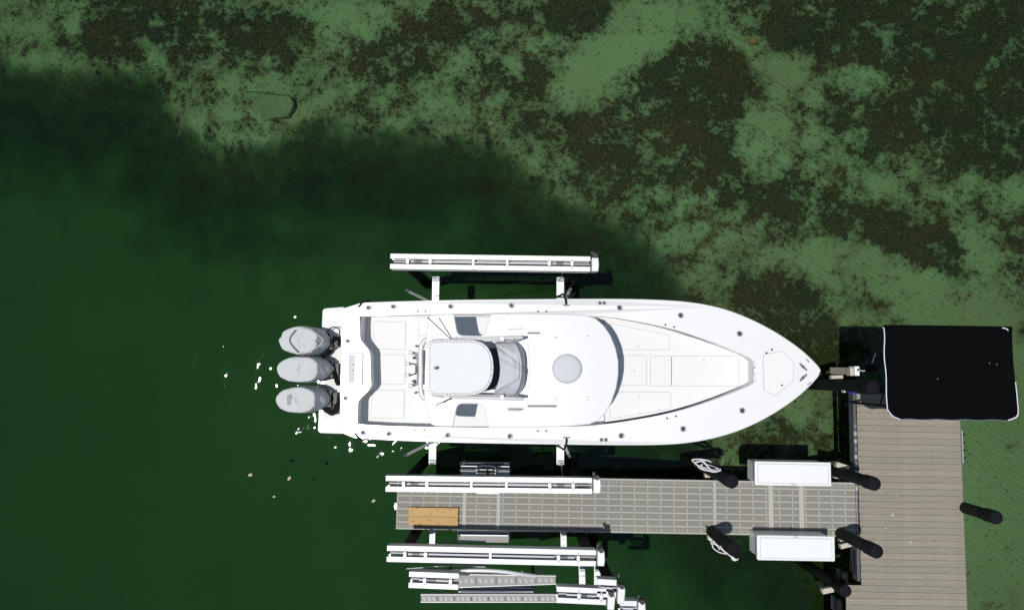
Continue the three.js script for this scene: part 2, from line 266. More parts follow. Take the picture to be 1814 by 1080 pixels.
// ---------------------------------------------------------------- materials of the built things
const speckle = texture(256, 256, (i, j) => { const v = 248 + 8 * noise(i / 2.1, j / 2.1, 1) + 6 * noise(i / 23, j / 23, 2); return [v, v, v]; }, true);
const fine = texture(256, 256, (i, j) => { const v = 128 + 90 * noise(i / 1.7, j / 1.7, 5) + 30 * noise(i / 6, j / 6, 6); return [v, v, v]; });
const weave = texture(256, 256, (i, j) => { const v = 128 + 60 * Math.sin(i * Math.PI / 2) * Math.sin(j * Math.PI / 2) + 40 * noise(i / 9, j / 9, 8); return [v, v, v]; });
const rep = (t, n) => { const c = t.clone(); c.repeat.set(n, n); c.needsUpdate = true; return c; };
const M = {
  gel: new THREE.MeshPhysicalMaterial({ color: lin(0.735, 0.742, 0.747), roughness: 0.32, clearcoat: 0.4, clearcoatRoughness: 0.15 }),
  nonskid: std([0.79, 0.8, 0.8], 0.75, { map: rep(speckle, 3), bumpMap: rep(fine, 8), bumpScale: 0.0015 }),
  liner: std([0.74, 0.755, 0.76], 0.5),
  cover: std([0.53, 0.555, 0.56], 0.92, { bumpMap: rep(weave, 6), bumpScale: 0.002, side: THREE.DoubleSide }),
  canvas: std([0.74, 0.76, 0.77], 0.9, { bumpMap: rep(weave, 8), bumpScale: 0.001 }),
  greyCanvas: std([0.52, 0.53, 0.56], 0.9, { bumpMap: rep(weave, 8), bumpScale: 0.0015, side: THREE.DoubleSide }),
  dome: std([0.52, 0.54, 0.57], 0.55),
  steel: std([0.72, 0.73, 0.75], 0.22, { metalness: 0.9 }),
  fitting: std([0.3, 0.31, 0.33], 0.35, { metalness: 0.6 }),
  gasket: std([0.52, 0.54, 0.55], 0.8),
  alloy: std([0.72, 0.73, 0.735], 0.45, { metalness: 0.2, map: rep(speckle, 1) }),
  alloyDull: std([0.42, 0.43, 0.44], 0.5, { metalness: 0.5 }),
  black: std([0.012, 0.012, 0.013], 0.5),
  rubber: new THREE.MeshPhysicalMaterial({ color: lin(0.008, 0.008, 0.01), roughness: 0.8, specularIntensity: 0.4 }),
  slate: std([0.12, 0.14, 0.17], 0.45),
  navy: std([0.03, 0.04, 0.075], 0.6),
  motor: std([0.3, 0.32, 0.34], 0.4),
  wrap: new THREE.MeshPhysicalMaterial({ color: lin(0.009, 0.014, 0.01), roughness: 0.85, specularIntensity: 0.4, bumpMap: rep(fine, 3), bumpScale: 0.004 }),
  cap: new THREE.MeshPhysicalMaterial({ color: lin(0.005, 0.006, 0.009), roughness: 0.8, specularIntensity: 0.35 }),
  pale: std([0.5, 0.47, 0.4], 0.85),
  boxWhite: new THREE.MeshPhysicalMaterial({ color: lin(0.8, 0.815, 0.815), roughness: 0.35, clearcoat: 0.3 }),
  fabricBlack: new THREE.MeshPhysicalMaterial({ color: lin(0.0022, 0.0027, 0.0032), roughness: 1, specularIntensity: 0.12, bumpMap: rep(weave, 10), bumpScale: 0.001, side: THREE.DoubleSide }),
  piping: std([0.7, 0.68, 0.82], 0.5),
  rope: std([0.66, 0.67, 0.7], 0.9),
  blueRope: std([0.02, 0.025, 0.3], 0.8),
  joist: std([0.2, 0.18, 0.14], 0.9),
};
// ---------------------------------------------------------------- the pier: boards laid across
M.stripGrey = std([0.5, 0.53, 0.57], 0.5);
M.channel = std([0.085, 0.095, 0.105], 0.7);
const TURN = 0.0165;                                       // the pier and the lifts lie turned this much from the picture's edges
const AX = new THREE.Vector3(Math.cos(TURN), 0, Math.sin(TURN)), AZ = new THREE.Vector3(-Math.sin(TURN), 0, Math.cos(TURN));
const DECK = 0.9;
const along = (o, a, b, y) => new THREE.Vector3(o.x + AX.x * a + AZ.x * b, y, o.z + AX.z * a + AZ.z * b);
{
  const o = at(1518, 697, DECK), W = 2.41, RUN = 6.7, STEP = 0.1462, N = Math.round(RUN / STEP);
  const t = thing('pier', 'tan composite pier of cross-laid boards under the black awning', 'pier', along(o, W / 2, RUN / 2, 0), -TURN);
  const grain = texture(512, 128, (i, j) => { const v = 232 + 20 * noise(i / 60, j / 2.2, 3) + 16 * noise(i / 9, j / 1.4, 4) + 12 * noise(i / 90, j / 40, 9); return [v, v, v]; }, true);
  const tones = [[0.318, 0.286, 0.229], [0.333, 0.302, 0.242], [0.302, 0.274, 0.222], [0.34, 0.306, 0.243], [0.312, 0.283, 0.229]].map((c) => std(c, 0.8, { map: grain, bumpMap: grain, bumpScale: 0.002 }));
  const plank = (len) => { const g = slab([[-len / 2, -0.0711], [len / 2, -0.0711], [len / 2, 0.0711], [-len / 2, 0.0711]], -0.025, 0, 0.004, [], 1); return uvPlan(g, 0.6); };
  const short = plank(W), long = plank(W + 0.36);
  for (let i = 0; i < N; i++) {
    const z = -RUN / 2 + (i + 0.5) * STEP, wide = i > 29;
    const m = mesh('board', wide ? long : short, tones[Math.floor(rand() * 5)], t); m.position.set((wide ? -0.18 : 0) + rr(-0.004, 0.004), DECK + rr(-0.0015, 0.0015), z); m.rotation.y = rr(-0.001, 0.001);
  }
  for (const x of [-1.1, -0.37, 0.37, 1.1]) mesh('joist', bx(0.05, 0.2, RUN - 0.02, x, DECK - 0.13, 0), M.joist, t);
  for (const [px, py, q] of [[1582, 912, 0.028], [1569, 935, 0.018], [1615, 960, 0.024], [1589, 877, 0.014], [1640, 1010, 0.016]]) { const v = at(px, py, DECK), g = new THREE.CylinderGeometry(q, q * 1.15, 0.003, 9); g.scale(1, 1, 0.75); g.translate(v.x, DECK + 0.0035, v.z); part(t, 'bird_dropping', g, M.pale); }
  const rail = mesh('edge_channel', [bx(0.075, 0.2, 4.3, -W / 2 - 0.05, DECK - 0.125, -RUN / 2 + 2.15), bx(0.012, 0.03, 4.3, -W / 2 - 0.082, DECK - 0.01, -RUN / 2 + 2.15)], M.channel, t);
  for (let k = 0; k < 9; k++) { const b = mesh('bracket', bx(0.06, 0.05, 0.09, -W / 2 - 0.06, DECK - 0.005, -RUN / 2 + 0.75 + k * 0.18), k % 3 ? M.alloyDull : M.steel, rail); b.userData = {}; }
  const strip = mesh('edge_strip', bx(0.03, 0.12, RUN - 0.2, W / 2 + 0.02, DECK - 0.09, 0), M.joist, t);
  const r2 = mesh('edge_trim', bx(0.03, 0.1, 0.75, W / 2 + 0.055, DECK - 0.06, -RUN / 2 + 1.2), M.alloyDull, t);
  for (let k = 0; k < 4; k++) mesh('bolt', cyl(0.022, 0.022, 0.06, W / 2 + 0.11, DECK - 0.06, -RUN / 2 + 0.92 + k * 0.18, 8), M.black, t);
}
// ---------------------------------------------------------------- the finger walkway: open plastic grate panels
{
  const o = at(704, 841.5, DECK), end = at(1519, 856, DECK), W = 1.225, L = end.x - o.x, PITCH = 0.3035, N = Math.round(L / PITCH);
  const t = thing('finger_walkway', 'grey plastic grate walkway reaching out from the pier between the lifts', 'walkway', along(o, L / 2, W / 2, 0), -TURN);
  const grate = texture(256, 256, (i, j) => { const u = (i % 16) / 16, v = (j % 8) / 8, hole = (u > 0.22 && v > 0.34), n = 10 * noise(i / 30, j / 30, 4); const c = hole ? 150 + n : 222 + n; return [c, c, c * 0.985]; }, true);
  const field = [[0.41, 0.4, 0.365], [0.42, 0.41, 0.37], [0.4, 0.4, 0.375], [0.425, 0.405, 0.355]].map((c) => std(c, 0.8, { map: grate })), rib = std([0.43, 0.425, 0.385], 0.7, { map: rep(speckle, 2) });
  const plate = uvPlan(slab([[-L / N / 2, -W / 2], [L / N / 2, -W / 2], [L / N / 2, W / 2], [-L / N / 2, W / 2]], -0.03, -0.006, 0.001, [], 1), 3.3);
  const ribs = [], ROWS = 8;
  for (let k = 0; k <= ROWS; k++) ribs.push(bx(L / N - 0.001, 0.012, k % ROWS ? 0.026 : 0.034, 0, -0.006, -W / 2 + 0.013 + k * (W - 0.026) / ROWS));
  for (let k = 0; k < ROWS; k++) { const z = -W / 2 + (k + 0.5) * W / ROWS; ribs.push(bx(0.022, 0.01, 0.085, -0.135, -0.005, z, 0.25)); if (k === 0 || k === ROWS - 1) for (let q = 0; q < 3; q++) ribs.push(bx(0.013, 0.01, 0.06, -0.08 + q * 0.075, -0.005, z, 0.5)); }
  const ribGeo = merge(ribs);
  for (let i = 0; i < N; i++) {
    const p = mesh('grate_panel', plate, field[Math.floor(rand() * 4)], t); p.position.set(-L / 2 + (i + 0.5) * L / N, DECK + rr(-0.001, 0.001), 0);
    mesh('rib_grid', ribGeo, rib, p);
  }
  for (const [x, w] of [[0.205 * L - L / 2 - 0.62, 0.085], [0.205 * L - L / 2 + 0.17, 0.085], [at(1367, 900, DECK).x - o.x - L / 2, 0.11], [at(1421, 900, DECK).x - o.x - L / 2, 0.11], [at(1268, 900, DECK).x - o.x - L / 2, 0.05]])
    mesh('cross_batten', slab([[x - w / 2, -W / 2 + 0.004], [x + w / 2, -W / 2 + 0.004], [x + w / 2, W / 2 - 0.004], [x - w / 2, W / 2 - 0.004]], DECK - 0.004, DECK + 0.009, 0.003, [], 1), rib, t);
  for (const s of [-1, 1]) mesh('side_stringer', bx(L, 0.16, 0.05, 0, DECK - 0.115, s * (W / 2 - 0.03)), M.joist, t);
  for (let k = 0; k < 6; k++) mesh('cross_beam', bx(0.06, 0.12, W - 0.14, -L / 2 + 0.6 + k * (L - 1.2) / 5, DECK - 0.1, 0), M.joist, t);
  mesh('end_cleat', [bx(0.06, 0.04, 0.16, -L / 2 - 0.02, DECK - 0.02, 0.1), bx(0.03, 0.05, 0.05, -L / 2 - 0.05, DECK - 0.02, 0.1)], M.alloyDull, t);
}
// ---------------------------------------------------------------- pilings
function piling(o, top, r, label, more = {}) {
  const ax = more.lean ?? [0, 0];
  const t = thing('piling', label, 'piling', [o.x, -3, o.z], 0, more.group ?? 'dark wrapped pilings');
  const h = top + 3, g = new THREE.CylinderGeometry(r * 0.96, r * 1.06, h, 20, 24), p = g.attributes.position;
  for (let i = 0; i < p.count; i++) { const y = p.getY(i), a = Math.atan2(p.getZ(i), p.getX(i)), k = 1 + 0.03 * noise(Math.cos(a) * 2, Math.sin(a) * 2, y * 3 + o.x * 7); p.setX(i, p.getX(i) * k); p.setZ(i, p.getZ(i) * k); }
  g.translate(0, h / 2, 0); g.computeVertexNormals();
  mesh('post', g, M.wrap, t);
  if (!more.bare) {
    mesh('sleeve', cyl(r * 1.12, r * 1.1, 0.34, 0, h - 0.3, 0, 20), M.rubber, t);
    const c = new THREE.SphereGeometry(r * 1.09, 20, 8, 0, 6.2832, 0, 1.5708); c.scale(1, 0.32, 1); c.translate(0, h + 0.04, 0); mesh('cap', c, M.cap, t);
  }
  return t;
}
const PILE_TOP = 2.55;
for (const [px, py, label] of [
  [1297, 853, 'dark piling hung with a loose white rope coil at the walkway north edge'],
  [1300, 973, 'dark piling with a white rope and boat hook at the walkway south edge'],
  [1550, 857, 'dark capped piling beside the northern white dock box'],
  [1554, 977, 'dark capped piling beside the southern white dock box'],
  ]) piling(at(px, py, PILE_TOP), PILE_TOP - 0.06, 0.132, label);
piling(at(1767, 917, 2.0), 1.94, 0.132, 'dark capped piling on the far east side of the pier');
piling(at(1499, 1047, 1.3), 1.24, 0.125, 'short dark piling near the bottom edge of the photo by the pier jog');
piling(at(1549, 686, 2.5), 2.42, 0.14, 'dark piling with a blue rope under the corner of the black awning');

// ---------------------------------------------------------------- boat lifts
const BEAM = 2.6;
function liftBeam(p0, p1, label, opt = {}) {
  const L = p0.distanceTo(p1), mid = p0.clone().add(p1).multiplyScalar(0.5), dir = p1.clone().sub(p0), s = opt.scale ?? 1;
  const t = thing('lift_beam', label, 'lift beam', [mid.x, p0.y - 0.24, mid.z], -Math.atan2(dir.z, dir.x), 'white aluminium boat lift beams');
  const W = 0.33 * s, h = 0.24, f = 0.108 * s;
  for (const q of [-1, 1]) {
    const z = q * (W / 2 - f / 2);
    mesh('channel', [slab([[-L / 2, z - f / 2], [L / 2, z - f / 2], [L / 2, z + f / 2], [-L / 2, z + f / 2]], h - 0.014, h, 0.004, [], 1), bx(L - 0.01, h - 0.03, 0.014, 0, h / 2, z + q * (f / 2 - 0.012)), bx(L - 0.01, 0.014, f - 0.004, 0, 0.008, z)], M.alloy, t);
  }
  mesh('drive_shaft', (() => { const g = new THREE.CylinderGeometry(0.022, 0.022, L * 0.985, 12); g.rotateZ(Math.PI / 2); g.translate(0.03, h - 0.09, 0); return g; })(), M.alloyDull, t);
  mesh('cover_strip', [bx(L * 0.6, 0.01, 0.036, 0.0, h - 0.03, 0)], M.stripGrey, t);
  for (const x of opt.blocks ?? [-0.41, -0.29, 0.3, 0.41]) {
    mesh('bearing_block', [slab(rounded([[x * L - 0.035, -0.05], [x * L + 0.035, -0.05], [x * L + 0.035, 0.05], [x * L - 0.035, 0.05]], 0.02), h - 0.02, h + 0.03, 0.006, [], 1)], M.alloy, t);
    for (const q of [-1, 1]) mesh('bolt_head', cyl(0.018, 0.016, 0.03, x * L, h + 0.001, q * 0.085 * s, 8), M.alloyDull, t);
  }
  for (const [a, b] of opt.drums ?? [[-0.405, -0.295], [0.305, 0.405]]) {
    const g = new THREE.CylinderGeometry(0.034, 0.034, (b - a) * L - 0.06, 12); g.rotateZ(Math.PI / 2); g.translate((a + b) / 2 * L, h - 0.03, 0); const d = mesh('cable_drum', g, M.alloyDull, t);
    const w = []; for (let k = 0; k < 9; k++) { const q = new THREE.TorusGeometry(0.037, 0.006, 4, 10); q.rotateY(Math.PI / 2); q.translate((a + 0.02 + (b - a) * 0.35 * k / 9) * L + 0.03, h - 0.03, 0); w.push(q); } mesh('cable_wrap', w, M.slate, d);
  }
  for (const x of opt.splices ?? [-0.085, 0.085]) mesh('splice_plate', [slab([[x * L - 0.025, -W / 2 + 0.004], [x * L + 0.025, -W / 2 + 0.004], [x * L + 0.025, W / 2 - 0.004], [x * L - 0.025, W / 2 - 0.004]], h - 0.002, h + 0.012, 0.003, [], 1)], M.alloy, t);
  if (opt.motor !== false) {
    const x = L / 2 + 0.1;
    const b = mesh('gear_motor', [slab(rounded([[x - 0.075, -0.16 * s + (opt.mz ?? 0)], [x + 0.07, -0.16 * s + (opt.mz ?? 0)], [x + 0.085, 0.02], [x + 0.07, 0.15 * s + (opt.mz ?? 0)], [x - 0.075, 0.15 * s + (opt.mz ?? 0)]], 0.03), 0.0, h + 0.05, 0.02)], M.alloy, t);
    mesh('motor_housing', [cyl(0.055, 0.05, 0.17, x - 0.01, h - 0.02, -0.19 * s + (opt.mz ?? 0), 12), bx(0.05, 0.06, 0.08, x - 0.06, h - 0.05, -0.24 * s)], M.black, t);
  }
  return t;
}
const beamAt = (a, b, label, opt) => liftBeam(at(...a, BEAM), at(...b, BEAM), label, opt);
beamAt([691, 462.5], [1046, 467.5], 'lift beam north of the boat with a white end motor box', { blocks: [-0.413, -0.3, 0.295, 0.408], mz: 0.02 });
beamAt([683, 856.5], [1049, 860.5], 'lift beam just south of the boat overhanging the walkway edge', { blocks: [-0.413, -0.3, 0.295, 0.408] });
beamAt([685, 980.5], [1056, 988.5], 'lift beam south of the grate walkway above the small catwalks', { splices: [-0.005], blocks: [-0.413, -0.315, 0.32, 0.415] });
const shortBeam = { blocks: [-0.18, 0.34], drums: [[-0.17, 0.33]], splices: [], motor: false };
beamAt([724, 1026.5], [812, 1030], 'short white lift beam end at the west tip of the small catwalk', shortBeam);
beamAt([986, 1053], [1074, 1057], 'short white lift beam joining the southern catwalk to its motor box', { blocks: [-0.05, 0.4], drums: [[-0.04, 0.3]], splices: [], mz: 0.1 });
beamAt([1058, 1041], [1092, 1043], 'stubby lift beam with a tall white motor box beside two cradle beams', { blocks: [], drums: [], splices: [], scale: 1.1, mz: 0.12 });
beamAt([1098, 1078], [1128, 1079], 'white lift beam end cut off by the bottom edge of the photo', { blocks: [], drums: [], splices: [] });
for (const [px, py, label] of [
  [716, 463, 'dark lift piling under the west end of the northern lift beam'],
  [1036, 468, 'dark lift piling under the east end of the northern lift beam'],
  [716, 857, 'dark lift piling at the west end of the walkway north side'],
  [1034, 861, 'dark lift piling under the beam end north of the walkway'],
  [714, 981, 'dark lift piling under the west end of the beam south of the walkway'],
  [1046, 988, 'dark lift piling under the motor end of the beam south of the walkway'],
  [1085, 1040, 'dark lift piling beside the stubby beam with tall motor box'],
]) piling(at(px, py, 2.35), 2.35, 0.125, label, { bare: true, group: 'dark lift pilings under the beams' });

function cradle(p0, p1, label, w = 0.16) {
  const t = thing('cradle_beam', label, 'cradle beam', p0.clone().add(p1).multiplyScalar(0.5).setY(p0.y - 0.2), 0, 'white boat lift cradle beams');
  const d = p1.clone().sub(p0).normalize(), off = (v, y) => v.clone().setY(p0.y + y);
  part(t, 'top_flange', bar(off(p0, -0.007), off(p1, -0.007), w, 0.014), M.alloy);
  part(t, 'web', bar(off(p0, -0.1), off(p1, -0.1), 0.016, 0.17), M.alloy);
  part(t, 'bottom_flange', bar(off(p0, -0.193), off(p1, -0.193), w, 0.014), M.alloy);
  for (const [v, s] of [[p0, 1], [p1, -1]]) {
    const c = v.clone().addScaledVector(d, 0.06 * s);
    part(t, 'sheave', (() => { const g = new THREE.CylinderGeometry(0.05, 0.05, w * 0.9, 14); g.rotateZ(Math.PI / 2); g.translate(c.x, p0.y - 0.02, c.z); return g; })(), M.alloyDull);
    for (const k of [0.22, 0.42]) part(t, 'strap', bx(w + 0.01, 0.012, 0.02, v.x + d.x * k * s, p0.y + 0.004, v.z + d.z * k * s, 0.1), M.alloyDull);
  }
  return t;
}
const CR = 1.22;
cradle(at(772, 490, CR), at(765.5, 822, CR), 'cradle beam under the boat stern seen on both sides of the hull');
cradle(at(993, 491, CR), at(993, 823, CR), 'cradle beam under the boat midship with the black lines');
cradle(at(766, 934, 0.4), at(765, 976, 0.4), 'cradle beam between walkway and southern beam at its west end', 0.13);
cradle(at(998.5, 938, 0.4), at(999.5, 982, 0.4), 'cradle beam between walkway and southern beam at its east end', 0.13);
cradle(at(1031.5, 1004, 0.4), at(1032.5, 1052, 0.4), 'cradle beam south of the southern lift beam, west one of two', 0.13);
cradle(at(1059, 1004, 0.4), at(1059, 1044, 0.4), 'cradle beam south of the southern lift beam, east one of two', 0.13);
for (const [b0, b1, label] of [[[700, 620], [1180, 622], 'long bunk board under the boat hull, north one'], [[700, 694], [1180, 696], 'long bunk board under the boat hull, south one']]) {
  const a = at(...b0, 1.4), b = at(...b1, 1.4); const m = solo('bunk_board', [bar(a, b, 0.19, 0.1)], M.joist, label, 'bunk board', 'lift bunk boards'); m.userData.label = label;
}
for (const [a, b, label] of [
  [[722, 515, 2.2], [760, 534, 1.35], 'slanting silver guide pole at the boat stern, north side'],
  [[719, 806, 2.2], [764, 783, 1.35], 'slanting silver guide pole at the boat stern, south side'],
  [[1010, 513, 2.1], [1000, 534, 1.35], 'short white guide pole beside the midship cradle beam, north side'],
  [[1008, 806, 1.8], [998, 782, 1.35], 'short guide pole beside the midship cradle beam, south side'],
]) { const p = at(...a), q = at(...b), t = thing('guide_pole', label, 'guide pole', q, 0, 'boat lift guide poles'); part(t, 'pole', tube([q, p], 0.034, 1, 12), M.alloy); part(t, 'end_cap', tube([p, p.clone().addScaledVector(p.clone().sub(q).normalize(), 0.06)], 0.038, 1, 12), M.slate); part(t, 'socket', tube([q.clone().addScaledVector(q.clone().sub(p).normalize(), 0.12), q], 0.045, 1, 10), M.alloyDull); }
for (const [a, b, label] of [
  [[742, 470, 2.4], [772, 494, CR], 'thin lift cable at the stern end of the northern beam'], [[1000, 473, 2.4], [993, 495, CR], 'thin lift cable at the midship end of the northern beam'],
  [[742, 855, 2.4], [766, 818, CR], 'thin lift cable from the walkway beam to the stern cradle'], [[1000, 858, 2.4], [993, 818, CR], 'thin lift cable from the walkway beam to the midship cradle'],
]) solo('lift_cable', tube([at(...a), at(...b)], 0.008, 1, 6), M.alloyDull, label, 'cable', 'lift cables');
solo('spring_cable', tube([at(772, 524, 1.25), at(880, 506, 1.12), at(993, 495, 1.25)], 0.007, 16, 5), M.rubber, 'thin dark line strung between the two cradle ends north of the hull', 'cable');

// steps and catwalks
function catwalk(list, h, label, treads = 1) {
  const p = list.map(([x, y]) => at(x, y, h)), c = p[0].clone().add(p[2]).multiplyScalar(0.5).setY(h - 0.12);
  const t = thing('catwalk', label, 'catwalk', c, 0, 'grey grate catwalks of the lifts');
  const n = Math.max(1, Math.round(p[0].distanceTo(p[1]) / 0.4));
  for (let i = 0; i < n; i++) {
    const k0 = i / n, k1 = (i + 1) / n, a = p[0].clone().lerp(p[1], k0), b = p[0].clone().lerp(p[1], k1), d = p[3].clone().lerp(p[2], k0), e = p[3].clone().lerp(p[2], k1), gap = 0.006;
    a.x += gap; d.x += gap; b.x -= gap; e.x -= gap;
    part(t, 'grate_plate', uvPlan(slab([[a.x, a.z], [b.x, b.z], [e.x, e.z], [d.x, d.z]], h - 0.03, h, 0.004, [], 1), 1), M.grate);
    const slots = []; for (let q = 0; q < 3; q++) slots.push(bx(0.05, 0.006, 0.09, lerp(a.x, b.x, 0.2 + q * 0.3), h + 0.002, (a.z + d.z) / 2, 0.4));
    part(t, 'slot_row', slots, M.gratePale);
  }
  part(t, 'edge_rail', [bar(p[0].clone().setY(h - 0.06), p[1].clone().setY(h - 0.06), 0.03, 0.1), bar(p[3].clone().setY(h - 0.06), p[2].clone().setY(h - 0.06), 0.03, 0.1)], M.alloy);
  part(t, 'leg', [cyl(0.04, 0.04, h + 1.2, lerp(p[0].x, p[1].x, 0.15), -1.3, (p[0].z + p[3].z) / 2, 10)], M.alloyDull);
  part(t, 'leg', [cyl(0.04, 0.04, h + 1.2, lerp(p[0].x, p[1].x, 0.85), -1.3, (p[0].z + p[3].z) / 2, 10)], M.alloyDull);
  return t;
}
M.grate = std([0.34, 0.34, 0.33], 0.7, { map: rep(speckle, 3), bumpMap: rep(fine, 3), bumpScale: 0.006 });
M.gratePale = std([0.47, 0.46, 0.44], 0.7);
catwalk([[808, 1018], [985, 1021], [985, 1034], [808, 1040]], 1.7, 'grey catwalk south of the lift beam with a raised white rail');
catwalk([[745, 1054], [985, 1054], [985, 1066], [745, 1066]], 1.5, 'long grey catwalk nearest the bottom edge of the photo');
{
  const t = thing('curved_rail', 'pale curved rail lying along the small grey catwalk', 'rail', at(800, 1012, 1.9), 0);
  part(t, 'rail_tube', tube([at(798, 1012, 1.95), at(840, 1010, 2), at(890, 1012, 2), at(925, 1017, 1.95), at(948, 1020, 1.85)], 0.042, 40, 10), M.alloy);
  part(t, 'rail_arm', tube([at(720, 1007, 1.5), at(800, 1002, 1.6), at(860, 1004, 1.6)], 0.014, 20, 6), M.alloyDull);
  for (const x of [805, 860, 925]) part(t, 'post', bar(at(x, 1013, 1.93), at(x, 1013, 1.45), 0.03), M.alloyDull);
}
function steps(list, label, cat = 'dock steps') {       // each: [x0, x1, y, height, depth, material]
  const f = list[0], t = thing('dock_steps', label, cat, at((f[0] + f[1]) / 2, f[2], 0.2), 0, 'aluminium dock steps');
  for (const [x0, x1, y, h, d, m] of list) { const a = at(x0, y, h), b = at(x1, y + 0.01 * (x1 - x0), h); part(t, 'tread', [slab([[a.x, a.z - d / 2], [b.x, b.z - d / 2], [b.x, b.z + d / 2], [a.x, a.z + d / 2]], h - 0.04, h, 0.005, [], 1)], m); part(t, 'tread_lip', bar(a.clone().setY(h + 0.008).setZ(a.z - d / 2 + 0.02), b.clone().setY(h + 0.008).setZ(b.z - d / 2 + 0.02), 0.025, 0.014), M.alloy); }
  for (const k of [0, 1]) { const l = list.map(([x0, x1, y, h]) => at(k ? x1 : x0, y, h - 0.05)); part(t, 'stringer', bar(l[0], l.at(-1).clone().setY(l.at(-1).y - 0.01), 0.03, 0.1), M.alloyDull); }
  return t;
}
steps([[817, 902, 836, 0.95, 0.17, M.grate], [817, 902, 828, 0.72, 0.1, M.slate], [817, 902, 821, 0.45, 0.1, M.slate]], 'aluminium steps with a silver pedestal tucked under the lift beam');
steps([[812, 901, 953, 0.3, 0.19, M.grate], [812, 901, 943, 0.5, 0.1, M.slate], [812, 901, 936, 0.7, 0.1, M.slate]], 'aluminium steps on the walkway south side with a pale bottom tread');
steps([[816, 946, 1048, 0.8, 0.1, M.slate], [816, 946, 1042, 0.55, 0.1, M.slate]], 'dark low steps between the two small catwalks');
{
  const c = at(861, 834, 1.2), t = thing('lift_control_box', 'dark control box with silver frame beside the beam over the walkway', 'control box', c.clone().setY(0.9), -TURN);
  mesh('box', slab(rounded([[-0.19, -0.09], [0.19, -0.09], [0.19, 0.09], [-0.19, 0.09]], 0.03), 0, 0.3, 0.01), M.black, t);
  mesh('frame', [tube([[-0.21, 0.06], [-0.21, -0.07], [-0.18, -0.1], [0.18, -0.1], [0.21, -0.07], [0.21, 0.06]].map(([x, z]) => new THREE.Vector3(x, 0.31, z)), 0.02, 40, 8)], M.alloy, t);
  mesh('lid_bar', bx(0.3, 0.02, 0.03, 0, 0.32, -0.04), M.alloy, t);
}
{
  const c = at(864, 868, 2.45), t = thing('beam_step_plate', 'white rounded plate with a slot hanging on the beam over the walkway', 'plate', c, -TURN);
  mesh('plate', slab(rounded([[-0.28, -0.08], [0.28, -0.08], [0.23, 0.075], [-0.23, 0.075]], 0.04), 0, 0.04, 0.008), M.alloy, t);
  mesh('slot', bx(0.3, 0.006, 0.018, 0, 0.042, 0.03), M.slate, t);
  mesh('hanger', bx(0.4, 0.03, 0.05, 0, -0.016, -0.05), M.alloyDull, t);
}
// ---------------------------------------------------------------- two planks on the walkway end
{
  const H = DECK + 0.012, t = thing('plank_platform', 'small platform of two knotty pine planks at the walkway west end', 'platform', at(768, 914, H), -TURN);
  const wood = texture(512, 128, (i, j) => {
    let v = 0.5 + 0.35 * noise(i / 70, j / 5 + 0.9 * noise(i / 60, j / 30, 3), 7) + 0.12 * noise(i / 14, j / 1.5, 8), k = 0;
    for (const [a, b] of [[140, 40], [190, 70], [255, 34], [330, 88], [80, 100], [420, 50], [465, 20]]) { const q = Math.hypot((i - a) / 1.5, j - b); k = Math.max(k, Math.exp(-q * q / 26)); v += 0.14 * Math.sin(q * 0.7) * Math.exp(-q / 14); }
    v = clamp(v, 0, 1); return [lerp(lerp(186, 214, v), 88, k), lerp(lerp(150, 178, v), 54, k), lerp(lerp(96, 124, v), 28, k)];
  }, true);
  const a = at(724.5, 897, H), b = at(812, 930, H), w = b.x - a.x, d = 0.205;
  for (const s of [-1, 1]) { const g = slab([[-w / 2, -d / 2], [w / 2, -d / 2], [w / 2, d / 2], [-w / 2, d / 2]], 0.04, 0.08, 0.004, [], 1); const p = g.attributes.position, uv = new Float32Array(p.count * 2); for (let i = 0; i < p.count; i++) { uv[2 * i] = p.getX(i) / w * 0.9 + 0.5 + s * 0.17 + (s > 0 ? 0.06 : 0.87); uv[2 * i + 1] = -s * (p.getZ(i) / d * 0.9) + 0.5 + p.getY(i); } g.setAttribute('uv', new THREE.BufferAttribute(uv, 2)); g.translate(0, 0, s * 0.1045); mesh('plank', g, new THREE.MeshStandardMaterial({ map: wood, roughness: 0.75, color: s > 0 ? lin(0.82, 0.81, 0.78) : lin(0.86, 0.84, 0.8) }), t); }
  for (const x of [-0.4, 0.4]) mesh('cleat', bx(0.07, 0.04, 0.38, x, 0.0195, 0), M.pale, t);
}
// ---------------------------------------------------------------- dock boxes
function dockBox(list, label, latchNorth) {
  const H = 1.58, p = list.map(([x, y]) => at(x, y, H)), c = p[0].clone().add(p[2]).multiplyScalar(0.5), w = p[1].distanceTo(p[0]), d = p[3].distanceTo(p[0]);
  const t = thing('dock_box', label, 'dock box', [c.x, DECK - 0.06, c.z], -TURN, 'white fibreglass dock boxes');
  const rect = (a, b, r) => rounded([[-a / 2, -b / 2], [a / 2, -b / 2], [a / 2, b / 2], [-a / 2, b / 2]], r), h = H - DECK + 0.06;
  mesh('body', slab(rect(w - 0.09, d - 0.07, 0.04), 0.06, h - 0.07, 0.015), M.boxWhite, t);
  const lid = mesh('lid', [slab(rect(w, d, 0.035), h - 0.1, h - 0.014, 0.014), slab(rect(w - 0.15, d - 0.12, 0.03), h - 0.02, h - 0.003, 0.006)], M.boxWhite, t);
  mesh('lid_seam', slab(rect(w - 0.12, d - 0.09, 0.03), h - 0.02, h - 0.0105, 0, [rect(w - 0.15, d - 0.12, 0.03).reverse()]), M.gasket, lid);
  mesh('latch', bx(0.1, 0.02, 0.03, 0, h - 0.004, (latchNorth ? -1 : 1) * (d / 2 - 0.035)), M.dome, lid);
  mesh('keyhole', bx(0.03, 0.03, 0.02, 0.02, h - 0.05, (latchNorth ? -1 : 1) * (d / 2 + 0.006)), M.black, lid);
  for (const x of [-0.6, 0.6]) mesh('bracket', bx(0.08, 0.06, d - 0.12, x, 0.03, 0), M.alloyDull, t);
}
